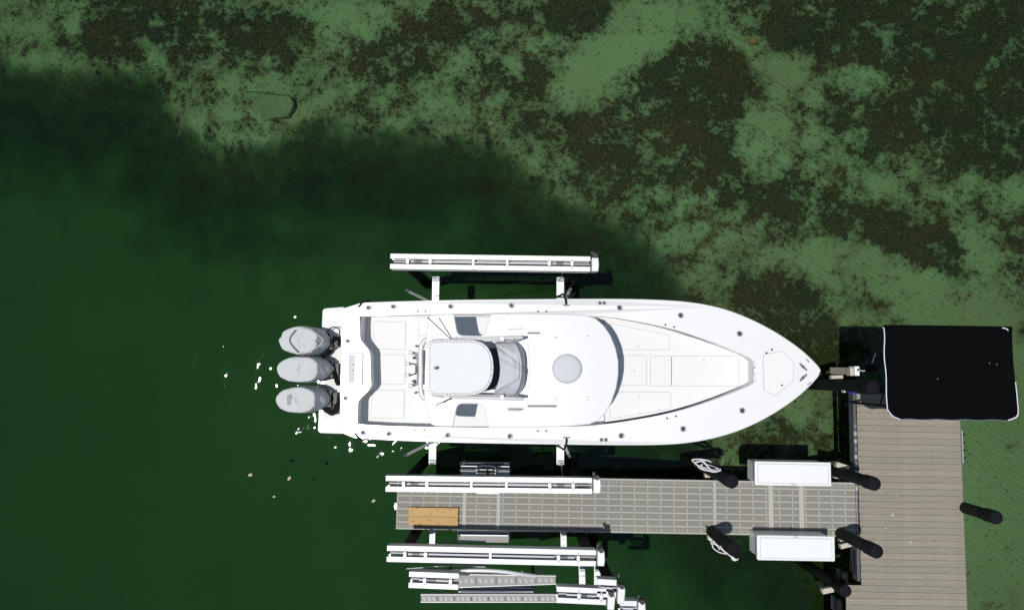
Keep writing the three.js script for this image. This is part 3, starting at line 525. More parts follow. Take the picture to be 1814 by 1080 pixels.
dockBox([[1337, 818], [1472, 818], [1475, 860.5], [1340, 860.5]], 'white dock box on the north edge of the walkway');
dockBox([[1341.5, 949], [1479, 949], [1481, 993.5], [1344, 993.5]], 'white dock box on the south edge of the walkway', true);
// ---------------------------------------------------------------- pale blocks and tilted boards by the pilings
for (const [px, py, h, w, d, turn, label] of [
  [1254, 839, 0.85, 0.12, 0.18, 0, 'small pale block at the foot of the piling with the rope coil'], [1258, 948, 0.75, 0.1, 0.22, 0.15, 'small pale block at the foot of the piling with the boat hook'],
  [1484, 841, 0.8, 0.12, 0.17, 0, 'small pale block beside the northern dock box'], [1494, 826, 1.0, 0.3, 0.12, -0.3, 'tilted pale board above the northern dock box corner'],
  [1500, 966, 0.8, 0.26, 0.11, 0.25, 'tilted pale board beside the southern dock box corner'], [1492, 951, 0.8, 0.08, 0.2, 0, 'small pale block beside the southern dock box'],
  [1468, 1046, 0.8, 0.26, 0.12, 0.2, 'tilted pale board at the short piling'], [1703, 884, 0.8, 0.09, 0.07, 0, 'small pale block on the pier east side, upper one'], [1703, 909, 0.8, 0.09, 0.06, 0, 'small pale block on the pier east side, lower one'],
]) { const o = at(px, py, h), t = thing('pile_block', label, 'block', [o.x, h - 0.14, o.z], turn, 'pale timber blocks at the pilings'); mesh('block', slab([[-w / 2, -d / 2], [w / 2, -d / 2], [w / 2, d / 2], [-w / 2, d / 2]], 0, 0.14, 0.008, [], 1), M.pale, t); mesh('bolt', cyl(0.014, 0.014, 0.02, w * 0.2, 0.135, 0, 6), M.alloyDull, t); mesh('hanger', bx(0.03, 0.4, 0.03, 0, -0.2, 0), M.joist, t); }
for (const [px, y0, y1, label] of [[1522, 972, 1016, 'long black dock bumper on the pier west edge beside the southern box'], [1498, 1012, 1038, 'black dock bumper on the pier jog above the short piling'], [1488, 1060, 1084, 'black dock bumper at the bottom edge of the photo']]) {
  const a = at(px - 4, y0, 0.72), b = at(px - 4, y1, 0.72), t = thing('dock_bumper', label, 'bumper', a.clone().add(b).multiplyScalar(0.5).setY(0.3), 0, 'black dock bumpers');
  part(t, 'cushion', (() => { const g = new THREE.CapsuleGeometry(0.085, a.distanceTo(b) - 0.1, 6, 14); g.rotateX(Math.PI / 2); g.translate((a.x + b.x) / 2, 0.78, (a.z + b.z) / 2); return g; })(), M.rubber);
  part(t, 'backing', bar(a.clone().setY(0.6), b.clone().setY(0.6), 0.05, 0.3), M.slate);
}
// ropes at the pilings
{
  const o = at(1297, 853, PILE_TOP), c = new THREE.Vector3(o.x - 0.42, 2.05, o.z - 0.28), loops = [];
  for (let k = 0; k < 3; k++) { const p = []; for (let i = 0; i < 14; i++) { const a = i / 14 * 6.283; p.push(new THREE.Vector3(c.x + 0.05 * k + (0.27 - 0.04 * k) * Math.cos(a) + 0.05 * Math.sin(a * 3 + k * 2) + 0.04 * noise(a, k, 2), c.y - 0.03 * k + 0.05 * Math.sin(a * 2 + k), c.z + 0.03 * k + (0.1 - 0.018 * k) * Math.sin(a) + 0.16 * Math.cos(a) * 0.5)); } loops.push(tube(p, 0.017, 60, 7, true)); }
  const t = thing('rope_coil', 'white rope coil hanging on the piling at the walkway north edge', 'rope', c, 0);
  part(t, 'coil', loops, M.rope); part(t, 'tail', tube([c.clone().add(new THREE.Vector3(-0.1, 0, -0.12)), c.clone().add(new THREE.Vector3(0, 0.05, -0.02)), c.clone().add(new THREE.Vector3(0.12, 0, 0.1)), c.clone().add(new THREE.Vector3(0.3, -0.05, 0.12))], 0.022, 30, 7), M.rope);
  part(t, 'dark_line', tube([c.clone().add(new THREE.Vector3(-0.16, -0.03, -0.04)), c.clone().add(new THREE.Vector3(0.1, 0.02, -0.03)), c.clone().add(new THREE.Vector3(0.3, -0.02, 0.08)), c.clone().add(new THREE.Vector3(0.42, 0.1, 0.28))], 0.026, 30, 7), M.rubber);
  const q = at(1279, 972, 2.0), h = thing('boat_hook', 'silver boat hook and line hanging on the piling at the walkway south edge', 'boat hook', q, 0), v = (x, y, z) => new THREE.Vector3(q.x + x, q.y + y, q.z + z);
  part(h, 'shaft', tube([v(-0.26, -0.1, -0.2), v(0.26, 0.1, 0.2)], 0.022, 1, 8), M.alloy);
  part(h, 'hook', tube([v(0.18, 0.09, 0.14), v(0.2, 0.08, 0.2), v(0.26, 0.08, 0.22), v(0.32, 0.1, 0.18)], 0.017, 20, 6), M.alloy);
  part(h, 'line', tube([v(-0.2, -0.06, -0.14), v(-0.16, -0.08, 0.0), v(-0.05, -0.06, 0.08), v(0.08, 0, 0.1), v(0.16, 0.05, 0.1)], 0.014, 30, 6), M.rope);
  part(h, 'clamp', [bx(0.1, 0.06, 0.07, q.x - 0.18, q.y - 0.05, q.z - 0.12, 0.6), bx(0.09, 0.05, 0.06, q.x - 0.04, q.y, q.z - 0.03, 0.6)], M.alloyDull);
}
// ---------------------------------------------------------------- the black awning at the pier head
{
  const H = 2.9, C = [[1567, 575], [1796, 578], [1808, 744], [1575, 742]].map(([x, y]) => at(x, y, H)), mid = C[0].clone().add(C[2]).multiplyScalar(0.5);
  const t = thing('awning', 'black fabric awning with white piped edges over the pier head', 'awning', [mid.x, DECK, mid.z], 0);
  const NU = 44, NV = 32, p = [], uv = [], ix = [];
  // rounded south corners, square north ones
  const spot = (u, v) => { const a = C[0].clone().lerp(C[1], u), b = C[3].clone().lerp(C[2], u), q = a.lerp(b, v); return q; };
  const cr = 0.09, cz = 0.13;
  for (let j = 0; j <= NV; j++) for (let i = 0; i <= NU; i++) {
    let u = i / NU, v = j / NV;
    const lo = v > 1 - cz ? cr * (1 - Math.sqrt(Math.max(0, 1 - ((v - 1 + cz) / cz) ** 2))) : 0; u = lo + u * (1 - 2 * lo);
    const q = spot(u, v), edge_ = Math.min(u, 1 - u, v, 1 - v), sag = 0.10 * Math.sin(Math.PI * u) * Math.sin(Math.PI * v);
    const y = H + 0.06 * Math.sin(Math.PI * u) + sag * 0.3 + 0.008 * fbm(u * 9, v * 7, 2, 2) - (edge_ < 0.004 ? 0.03 : 0) + (v < 0.05 ? 0.012 * Math.sin(u * 40) : 0);
    if (i === 0) q.x += 0.018 * Math.sin(v * 14) * (1 - v); if (i === NU) q.x -= 0.05 * Math.sin(v * Math.PI) * (1 - v); if (j === NV) q.z += 0.008 * Math.sin(u * 30);
    p.push(q.x - mid.x, y - DECK, q.z - mid.z); uv.push(u * 2.7, v * 1.9);
  }
  for (let j = 0; j < NV; j++) for (let i = 0; i < NU; i++) { const a = j * (NU + 1) + i, b = a + NU + 1; ix.push(a, b, a + 1, a + 1, b, b + 1); }
  const g = new THREE.BufferGeometry(); g.setAttribute('position', new THREE.Float32BufferAttribute(p, 3)); g.setAttribute('uv', new THREE.Float32BufferAttribute(uv, 2)); g.setIndex(ix); g.computeVertexNormals();
  mesh('fabric', g, M.fabricBlack, t);
  const rim = (list) => list.map(([i, j]) => { const k = (j * (NU + 1) + i) * 3; return new THREE.Vector3(p[k], p[k + 1] - 0.006, p[k + 2]); });
  const seq = (n, f) => Array.from({ length: n + 1 }, (_, k) => f(k));
  mesh('west_piping', tube(rim(seq(NV - 1, (k) => [0, k + 1])), 0.012, 80, 8), M.piping, t);
  mesh('south_piping', tube(rim(seq(NU, (k) => [k, NV])), 0.008, 80, 6), M.navyPipe ??= std([0.2, 0.2, 0.3], 0.6), t);
  mesh('east_piping', tube(rim(seq(13, (k) => [NU, NV - 13 + k])), 0.016, 40, 8), M.piping, t);
  mesh('frame_tube', [tube(rim(seq(NU, (k) => [k, 1])).map((v) => v.setY(v.y - 0.05)), 0.02, 60, 8), tube(rim(seq(NU, (k) => [k, NV - 2])).map((v) => v.setY(v.y - 0.05)), 0.02, 60, 8)], M.alloyDull, t);
  for (const [i, j, low] of [[3, 28, 0], [24, 28, 0]]) { const v = rim([[i, j]])[0]; mesh('post', tube([new THREE.Vector3(v.x, low, v.z), new THREE.Vector3(v.x, v.y - 0.03, v.z)], 0.03, 1, 10), M.black, t); mesh('cantilever_arm', tube([new THREE.Vector3(v.x, v.y - 0.7, v.z), new THREE.Vector3(v.x, v.y - 0.06, v.z - 0.9)], 0.022, 1, 8), M.black, t); }
  for (const [px, py] of [[1754, 643], [1767, 645], [1662, 671]]) { const v = at(px, py, H + 0.09), g = new THREE.CylinderGeometry(0.008, 0.009, 0.006, 8); g.translate(v.x - mid.x, H + 0.085 - DECK, v.z - mid.z); mesh('bird_dropping', g, M.pale, t); }
  mesh('tear_flap', tube([new THREE.Vector3(C[1].x - mid.x - 0.26, H - DECK + 0.03, C[1].z - mid.z + 0.03), new THREE.Vector3(C[1].x - mid.x - 0.17, H - DECK + 0.05, C[1].z - mid.z + 0.06), new THREE.Vector3(C[1].x - mid.x - 0.15, H - DECK + 0.05, C[1].z - mid.z + 0.09)], 0.012, 12, 6), M.piping, t);
}
// power pedestal, hose and blue rope by the piling under the awning
{
  const o = at(1519, 657, 1.35), t = thing('power_pedestal', 'small white power pedestal on a bracket at the pier head', 'pedestal', [o.x, 0.2, o.z], 0);
  mesh('post', bx(0.1, 1.0, 0.16, -0.06, 0.5, 0), M.pale, t);
  mesh('housing', slab(rounded([[-0.05, -0.11], [0.06, -0.11], [0.06, 0.11], [-0.05, 0.11]], 0.02), 0.85, 1.15, 0.012), M.boxWhite, t);
  mesh('side_plate', bx(0.07, 0.2, 0.18, -0.09, 0.98, 0.02), M.pale, t);
  mesh('cable', tube([[0.04, 1.1, -0.03], [0.14, 1.16, 0], [0.28, 1.1, -0.06], [0.4, 0.9, -0.1]].map((v) => new THREE.Vector3(...v)), 0.012, 24, 6), M.alloy, t);
  mesh('outlet', cyl(0.03, 0.03, 0.04, 0.01, 1.14, -0.03, 10), M.steel, t);
  const b = at(1506, 691, 1.2), r = thing('blue_rope', 'bundle of dark blue rope tied at the piling under the awning', 'rope', b, 0), ls = [];
  for (let k = 0; k < 4; k++) { const q = []; for (let i = 0; i < 12; i++) { const a = i / 12 * 6.283; q.push(new THREE.Vector3(b.x + 0.14 * Math.cos(a) + 0.01 * k, b.y + 0.03 * k, b.z + (0.03 + 0.01 * k) * Math.sin(a))); } ls.push(tube(q, 0.018, 40, 6, true)); }
  part(r, 'coil', ls, M.blueRope); part(r, 'tie', [bx(0.03, 0.13, 0.1, b.x - 0.17, b.y + 0.05, b.z), bx(0.03, 0.13, 0.1, b.x + 0.2, b.y + 0.1, b.z)], M.rope);
  const c = at(1484, 668, 0.9), s = thing('pier_brace', 'pale timber brace on the piling under the awning', 'brace', c, 0); mesh('beam', slab([[-0.14, -0.04], [0.14, -0.05], [0.14, 0.03], [-0.14, 0.04]], -0.12, 0, 0.006, [], 1), M.pale, s); mesh('bolt', cyl(0.012, 0.012, 0.02, -0.1, -0.004, 0, 6), M.alloyDull, s);
  const d = at(1551, 652, 1.5), f = thing('hose_reel', 'dark hose reel with a silver arm in the awning shade', 'hose reel', [d.x, 0.5, d.z], 0);
  mesh('drum', (() => { const q = new THREE.CylinderGeometry(0.15, 0.15, 0.16, 18); q.rotateX(Math.PI / 2); q.translate(0, 0.8, 0); return q; })(), M.black, f);
  mesh('hose', Array.from({ length: 5 }, (_, k) => { const q = new THREE.TorusGeometry(0.16, 0.016, 6, 20); q.translate(0, 0.8, -0.06 + 0.03 * k); return q; }), M.rubber, f);
  mesh('arm', tube([new THREE.Vector3(-0.02, 0.9, -0.1), new THREE.Vector3(-0.03, 1.0, -0.2), new THREE.Vector3(0.0, 1.05, -0.34)], 0.014, 16, 6), M.alloy, f); mesh('stand', bx(0.08, 0.66, 0.1, 0, 0.33, 0), M.black, f);
}
// ---------------------------------------------------------------- the boat
{
  const boat = thing('motor_boat', 'white centre console boat with three grey covered outboards on the lift', 'boat', at(1000, 657, 1.3).setY(1.32), 0);
  const SH = (px) => 2.76 + 0.05 * clamp((px - 640) / 400, 0, 1) + 0.34 * Math.pow(clamp((px - 1000) / 455, 0, 1), 1.6);   // height of the gunwale along the hull
  const shX = (x) => { const px = 907 + x * LENS / (EYE - 2.85); return SH(px); };
  const lift = (g, y0 = 0) => { const p = g.attributes.position; for (let i = 0; i < p.count; i++) p.setY(i, p.getY(i) + shX(p.getX(i)) - 2.8 + y0); g.computeVertexNormals(); const n = g.attributes.normal; for (let i = 0; i < n.count; i++) if (n.getY(i) > 0.96) { const x = p.getX(i), sl = (shX(x + 0.4) - shX(x - 0.4)) / 0.8, k = Math.hypot(sl, 1); n.setXYZ(i, -sl / k, 1 / k, 0); } return g; };
  const north = [[640, 535.5], [700, 533.5], [800, 531], [900, 529.8], [1000, 529], [1060, 528.8], [1120, 529.2], [1170, 530.8], [1210, 533.5], [1250, 539], [1290, 549], [1330, 564.5], [1370, 585], [1400, 604], [1425, 623], [1443, 640], [1452, 650], [1455.5, 657]];
  const south = [[626, 776], [690, 780], [800, 784], [900, 786], [1000, 787.5], [1060, 788.3], [1120, 788.6], [1170, 788], [1210, 785.5], [1250, 779.5], [1290, 769.5], [1330, 754.5], [1370, 733.5], [1400, 714], [1425, 694], [1443, 676], [1452, 665.5]];
  const sp = (list) => new THREE.CatmullRomCurve3(list.map(([x, y]) => at(x, y, SH(x))), false, 'centripetal').getPoints(64);
  const N = sp(north), S = sp(south);
  // hull skin: section by section from sheer to chine to keel
  {
    const rows = [], KEEL = 1.33, n = 64;
    for (let i = 0; i <= n; i++) {
      const a = N[i], b = S[i], c = a.clone().add(b).multiplyScalar(0.5), k = i / n, half = a.distanceTo(b) / 2, rise = smoothstep(k, 0.62, 1) ** 1.6;
      const keel = KEEL + rise * 1.35, chine = 1.78 + rise * 0.95, cw = 0.93 - 0.3 * rise, back = rise * 0.55;
      const pt = (w, y, bk = 0) => new THREE.Vector3(c.x + (a.x - c.x) * w - bk, y, c.z + (a.z - c.z) * w);
      rows.push([pt(1, a.y - 0.02), pt(0.995, a.y - 0.09), pt(1 - (1 - cw) * 0.35, lerp(a.y, chine, 0.5), back * 0.4), pt(cw, chine, back * 0.7), pt(cw - 0.06, chine - 0.02, back * 0.7), pt(0, keel, back), pt(-cw + 0.06, chine - 0.02, back * 0.7), pt(-cw, chine, back * 0.7), pt(-1 + (1 - cw) * 0.35, lerp(b.y, chine, 0.5), back * 0.4), pt(-0.995, b.y - 0.09), pt(-1, b.y - 0.02)]);
    }
    const p = [], ix = [], w = rows[0].length; for (const r of rows) for (const v of r) p.push(v.x, v.y, v.z);
    for (let i = 0; i < n; i++) for (let j = 0; j + 1 < w; j++) { const a = i * w + j, b = a + w; ix.push(a, a + 1, b, a + 1, b + 1, b); }
    for (let j = 1; j + 1 < w; j++) ix.push(0, j + 1, j);
    const g = new THREE.BufferGeometry(); g.setAttribute('position', new THREE.Float32BufferAttribute(p, 3)); g.setIndex(ix); g.computeVertexNormals();
    const uv = new Float32Array(p.length / 3 * 2); g.setAttribute('uv', new THREE.BufferAttribute(uv, 2)); M.gel.side = THREE.DoubleSide;
    part(boat, 'hull', g, M.gel);
  }
  // gunwale cap with the long cockpit opening
  const hs = (list) => list.map(([x, y]) => { const v = at(x, y, SH(x)); return [v.x, v.z]; });
  const openNorth = [[634, 557.5], [680, 556.5], [760, 555], [860, 554.6], [960, 555], [1040, 556.5], [1080, 559], [1120, 565], [1160, 572.5], [1200, 582], [1240, 594.5], [1280, 609.5], [1315, 624], [1332, 632], [1341, 640]];
  const openSouth = [[1341, 676], [1332, 683], [1315, 691], [1280, 705], [1240, 719], [1200, 730.5], [1160, 739.5], [1120, 746.5], [1080, 752.5], [1040, 756.5], [960, 758.5], [860, 759.3], [760, 758.5], [680, 756.5], [630, 753.5]];
  const openStern = [[631, 712], [634, 706], [651, 689], [654.5, 682], [653, 628], [651, 621], [638, 605], [635.5, 598]];
  const smooth = (l, n) => { const c = new THREE.CatmullRomCurve3(hs(l).map(([x, z]) => new THREE.Vector3(x, 0, z)), false, 'centripetal').getPoints(n); return c.map((v) => [v.x, v.z]); };
  const opening = [...smooth(openNorth, 60), ...smooth(openSouth, 60), ...hs(openStern)];
  const outline = [...N.map((v) => [v.x, v.z]), ...S.slice().reverse().map((v) => [v.x, v.z]), ...hs([[607, 768], [606.5, 740], [608, 660], [609.5, 575], [610, 545]])];
  const capGeo = lift(slab(outline, 2.71, 2.8, 0.028, [opening], 3)), capAt = capGeo.attributes.position.array.slice();
  const deckY = (x, z) => { let best = shX(x); for (let i = 0; i < capAt.length; i += 9) { const [ax, ay, az, bx_, by, bz, cx, cy, cz] = capAt.subarray(i, i + 9), det = (bz - cz) * (ax - cx) + (cx - bx_) * (az - cz); if (Math.abs(det) < 1e-9) continue; const u = ((bz - cz) * (x - cx) + (cx - bx_) * (z - cz)) / det, v = ((cz - az) * (x - cx) + (ax - cx) * (z - cz)) / det, w = 1 - u - v; if (u < 0 || v < 0 || w < 0) continue; best = Math.max(best, u * ay + v * by + w * cy); } return best; };
  part(boat, 'gunwale', capGeo, M.gel);
  const grow = (list, d) => { const v = list.map(([x, z]) => new THREE.Vector2(x, z)), n = v.length; return v.map((q, i) => { const a = v[(i + n - 1) % n], b = v[(i + 1) % n], t = b.clone().sub(a).normalize(); return [q.x - t.y * d, q.y + t.x * d]; }); };
  const wall = (ring, yTop, yBot, shift = 0) => { const p = [], ix = [], n = ring.length, low = grow(ring, shift); for (let i = 0; i < n; i++) { const [x, z] = ring[i]; p.push(x, yTop(x), z, low[i][0], yBot, low[i][1]); } for (let i = 0; i < n; i++) { const a = 2 * i, b = 2 * ((i + 1) % n); ix.push(a, a + 1, b, b, a + 1, b + 1); } const g = new THREE.BufferGeometry(); g.setAttribute('position', new THREE.Float32BufferAttribute(p, 3)); g.setAttribute('uv', new THREE.BufferAttribute(new Float32Array(n * 4), 2)); g.setIndex(ix); const f = g.toNonIndexed(); f.computeVertexNormals(); return f; };
  M.liner.side = THREE.DoubleSide;
  const SOLE = 2.2;
  part(boat, 'coaming_lip', wall(grow(opening, -0.002), (x) => shX(x) - 0.03, 2.6, 0.0), M.liner);
  part(boat, 'liner', wall(grow(opening, -0.03), (x) => shX(x) - 0.09, SOLE - 0.02, 0.03), M.liner);
  part(boat, 'cockpit_sole', uvPlan(slab(grow(opening, -0.06), SOLE - 0.04, SOLE)), M.nonskid);
  // bow platform, a step above the sole
  const FORE = 2.42;
  const hatch = (list, h, name = 'hatch', ease = 0.004, r = 0.03, m = M.nonskid, up = 0.012) => { const pl = rounded(plan(list, h), r); part(boat, name + '_gasket', slab(grow(pl, -0.013), h + 0.001, h + up - 0.006), M.gasket); const q = part(boat, name, uvPlan(slab(pl, h + 0.002, h + up, ease, [], 1)), m); return q; };
  const foreNorth = [[1072, 566], [1110, 571], [1150, 578], [1190, 587], [1230, 598], [1270, 612], [1305, 626], [1331, 640]], foreSouth = [[1331, 676], [1305, 688], [1270, 701], [1230, 715], [1190, 727], [1150, 736], [1110, 743], [1072, 748]];
  part(boat, 'bow_deck', uvPlan(slab(plan([...foreNorth, ...foreSouth], FORE), SOLE, FORE, 0.01, [], 2)), M.nonskid);
  hatch([[1080, 573], [1186, 593], [1186, 619], [1100, 619]], FORE, 'bow_hatch');
  hatch([[1098, 630], [1145, 630], [1145, 682], [1098, 682]], FORE, 'bow_hatch');
  hatch([[1153, 631], [1189, 631], [1189, 683], [1153, 683]], FORE, 'bow_hatch', 0.004, 0.015);
  hatch([[1190.5, 631], [1308, 631], [1308, 683], [1190.5, 683]], FORE, 'bow_hatch', 0.004, 0.015);
  hatch([[1080, 720], [1084, 694], [1188, 695], [1188, 723], [1082, 741]], FORE, 'bow_hatch');
  for (const [x, y] of [[1097, 576], [1131, 583], [1166, 589], [1131, 613], [1185, 638], [1247, 637], [1133, 701], [1100, 739], [1134, 732], [1168, 726], [1124, 657]]) { const v = at(x, y, FORE + 0.014); part(boat, 'latch', [cyl(0.022, 0.02, 0.008, v.x, v.y - 0.001, v.z, 10)], M.dome); }
  // cockpit hatches
  hatch([[660, 569], [718, 571], [718, 619], [664, 617]], SOLE, 'deck_hatch'); hatch([[672, 628], [717, 628], [717, 680], [670, 680]], SOLE, 'deck_hatch'); hatch([[661, 691], [716, 692], [715, 740], [656, 740]], SOLE, 'deck_hatch'); hatch([[741, 562], [760, 562], [760, 594], [741, 594]], SOLE, 'deck_hatch');
  // transom: live well lid, drains, cleats
  const TR = SH(630) + 0.003;
  const well = part(boat, 'live_well', [slab(rounded(plan([[614.5, 625], [643, 625.5], [642, 682], [613.5, 681.5]], TR), 0.04), TR - 0.03, TR + 0.045, 0.012)], M.gel);
  part(boat, 'well_gasket', slab(grow(rounded(plan([[614.5, 625], [643, 625.5], [642, 682], [613.5, 681.5]], TR), 0.04), -0.016), TR - 0.01, TR + 0.006), M.gasket, well);
  part(boat, 'well_lid', slab(rounded(plan([[630, 629], [639, 629], [639, 677], [629, 677]], TR + 0.05), 0.02), TR + 0.044, TR + 0.056, 0.004, [], 1), M.gel, well);
  part(boat, 'well_window', slab(rounded(plan([[616.5, 628], [629, 628], [628, 678], [616, 678]], TR + 0.05), 0.02), TR + 0.044, TR + 0.05, 0.002, [], 1), M.dome, well);
  for (const y of [645, 656]) { const v = at(625.5, y, TR + 0.06); part(boat, 'well_fitting', cyl(0.018, 0.018, 0.012, v.x, TR + 0.05, v.z, 8), M.slate, well); }
  const ringAt = (px, py, h0, r, name, m1, m2, dx = 0, dz = 0) => { const v = at(px, py, h0), h = deckY(v.x, v.z) + 0.006, g = new THREE.TorusGeometry(r, r * 0.3, 8, 18); g.rotateX(Math.PI / 2); g.scale(1.12, 0.7, 0.95); g.translate(v.x, h + 0.008, v.z); const a = part(boat, name, g, m1); const c = new THREE.CylinderGeometry(r * 0.72, r * 0.72, 0.012, 14); c.translate(v.x + dx, h + 0.004, v.z + dz); part(boat, 'bore', c, m2, a); return a; };
  for (const [x, y] of [[616, 604], [612, 705]]) ringAt(x, y, SH(x) + 0.002, 0.04, 'tow_eye', M.fitting, M.black);
  for (const [x, y] of [[653, 545], [697, 543], [798.5, 543], [906, 541.5], [1097, 545.5], [1206, 558.5], [1310.5, 591], [643, 766], [689, 768], [793, 770.5], [903, 772], [1100.5, 771.5], [1210.5, 759.5], [1315, 727]]) ringAt(x, y, SH(x) + 0.002, 0.046, 'rod_holder', M.fitting, M.black);
  for (const [x, y] of [[1062.5, 537], [1070, 537], [1065, 778.5], [1073, 778.5]]) ringAt(x, y, SH(x) + 0.002, 0.032, 'fuel_fill', M.fitting, M.black);
  for (const [x, y] of [[740, 551.5], [754, 551.5], [953, 551.5], [967.5, 551.5], [735, 761], [752, 761], [952.5, 763], [967.5, 763], [1179, 575], [1194.5, 579], [1182, 740.5], [1197.5, 737], [1358, 625], [1367.5, 619], [1385.5, 682]]) { const v = at(x, y, SH(x)), h = deckY(v.x, v.z); part(boat, 'drain_plug', cyl(0.021, 0.019, 0.024, v.x, h - 0.001, v.z, 10), M.black); }
  // side gate let into the north gunwale
  { const v = (x, y) => { const q = at(x, y, SH(750)); return q.setY(deckY(q.x, q.z) + 0.002); }; part(boat, 'gate_seam', [tube([v(726, 534.5), v(728, 545), v(731, 554)], 0.006, 14, 5), tube([v(772, 533.5), v(772, 555)], 0.006, 1, 5)], M.gasket); }
  // bow fittings
  { const h = SH(1400) + 0.012, mid = at(1380, 660, h), up = Math.max(...[[1360, 640], [1380, 660], [1400, 650], [1372, 690], [1385, 628]].map(([x, y]) => { const q = at(x, y, h); return deckY(q.x, q.z) - shX(q.x); })); part(boat, 'anchor_hatch_gasket', lift(slab(grow(rounded(plan([[1354.5, 628], [1386, 622], [1406, 641], [1406, 674], [1374, 700], [1356, 690]], h), 0.03), -0.015), 2.76, 2.804), up), M.gasket); part(boat, 'anchor_hatch', lift(slab(rounded(plan([[1354.5, 628], [1386, 622], [1406, 641], [1406, 674], [1374, 700], [1356, 690]], h), 0.03), 2.77, 2.812, 0.004, [], 1), up), M.nonskid); }
  for (const [a, b] of [[[1416.5, 643.5], [1429, 655.5]], [[1417, 674.5], [1429, 663]]]) { const h = SH(1423) + 0.005, p = at(...a, h), q = at(...b, h), d = q.clone().sub(p).normalize(), n = new THREE.Vector3(-d.z, 0, d.x), c = p.clone().lerp(q, 0.5), e = [p, c.clone().addScaledVector(n, 0.03), q, c.clone().addScaledVector(n, -0.03)]; const cl = part(boat, 'bow_cleat', slab(rounded(e.map((v) => [v.x, v.z]), 0.02), h, h + 0.03, 0.006), M.slate); part(boat, 'cleat_horn', tube([p.clone().setY(h + 0.035), q.clone().setY(h + 0.035)], 0.014, 1, 8), M.slate, cl); }
  for (const [a, b] of [[[1428.5, 635.5], [1434, 641.5]], [[1431, 681.5], [1437, 677]]]) part(boat, 'chock', bar(at(...a, SH(1432) + 0.012), at(...b, SH(1432) + 0.012), 0.02, 0.02), M.steel);
  part(boat, 'bow_rail', tube([at(1343, 643.5, 2.95), at(1338.5, 649, 2.95), at(1338, 661, 2.95), at(1341, 671, 2.95), at(1345, 673.5, 2.95)], 0.016, 30, 8), M.steel);
  for (const [x, y] of [[1343.5, 643.5], [1344.5, 673.5]]) { const v = at(x, y, 2.98); part(boat, 'rail_foot', cyl(0.028, 0.024, 0.1, v.x, 2.88, v.z, 10), M.black); }
  // mooring cleats and lines
  for (const [x, y, s] of [[1002, 541.5, -1], [1003, 774.5, 1]]) {
    const v = at(x, y, SH(x)), h = deckY(v.x, v.z); const c = part(boat, 'side_cleat', [tube([new THREE.Vector3(v.x - 0.07, h + 0.045, v.z), new THREE.Vector3(v.x + 0.07, h + 0.045, v.z)], 0.014, 1, 8), cyl(0.022, 0.018, 0.045, v.x, h, v.z, 10)], M.steel);
    part(boat, 'mooring_line', tube([new THREE.Vector3(v.x, h + 0.05, v.z), new THREE.Vector3(v.x, h + 0.03, v.z + s * 0.1), new THREE.Vector3(v.x - 0.03, h - 0.05, v.z + s * 0.22), new THREE.Vector3(v.x - 0.06, h - 0.9, v.z + s * 0.3), new THREE.Vector3(v.x - 0.1, 1.25, v.z + s * 0.34)], 0.022, 40, 7), M.rubber);
  }
  for (const [l, s] of [[[[632, 545.5], [637, 541], [641, 535.5], [648, 533]], -1], [[[625, 765.5], [630, 769.5], [634, 774.5], [640, 779]], 1]]) { const h = SH(635) + 0.02; const q = l.map(([x, y]) => at(x, y, h)); q.push(q[3].clone().setY(1.9)); part(boat, 'stern_line', tube(q, 0.02, 40, 7), M.rubber); part(boat, 'stern_cleat', bar(at(l[0][0] - 3, l[0][1], h), at(l[0][0] + 4, l[0][1] + 0.5, h), 0.03, 0.03), M.steel); }
  // ------------------------------------------------ swim platform and outboards
  const PL = 2.35;
  const platPlan = rounded(plan([[570.5, 546], [609, 543], [608, 560], [607, 752], [604, 768.5], [562, 767]], PL), [0.08, 0.02, 0.01, 0.01, 0.02, 0.08]);
  const platform = part(boat, 'swim_platform', [slab(platPlan, PL - 0.35, PL, 0.03, [], 3)], M.gel);
  part(boat, 'platform_inset', uvPlan(slab(rounded(plan([[579, 569], [606, 566], [605, 744], [572, 743]], PL), 0.03), PL - 0.01, PL + 0.006, 0.003, [], 1)), M.nonskid, platform);
  part(boat, 'platform_tread', uvPlan(slab(rounded(plan([[583, 574], [604, 571], [602, 739], [577, 738]], PL), 0.02), PL - 0.01, PL + 0.014, 0.003, [], 1)), M.nonskid, platform);
  part(boat, 'transom_face', [slab(hs([[604, 545], [611, 545], [609, 767], [601, 768]]), 1.6, 2.74, 0.01, [], 1)], M.gel);
  for (const [y0, y1] of [[548, 563], [748, 766]]) part(boat, 'platform_step', slab(rounded(plan([[592, y0], [606, y0 - 1], [606, y1], [594, y1]], PL + 0.2), 0.04), PL - 0.02, PL + 0.2, 0.03, [], 2), M.gel, platform);
  const motors = [
    { c: [540.5, 603.5], L: 80, W: 53, top: 3.28, seed: 3, label: 'northern outboard with a creased angular grey cover', edges: 9 },
    { c: [541.5, 654], L: 86, W: 48.5, top: 3.34, seed: 5, label: 'middle outboard with a smooth oval grey cover', edges: 0 },
    { c: [538, 707.5], L: 82, W: 48, top: 3.34, seed: 8, label: 'southern outboard whose grey cover has a dark vent', edges: 0 },
  ];
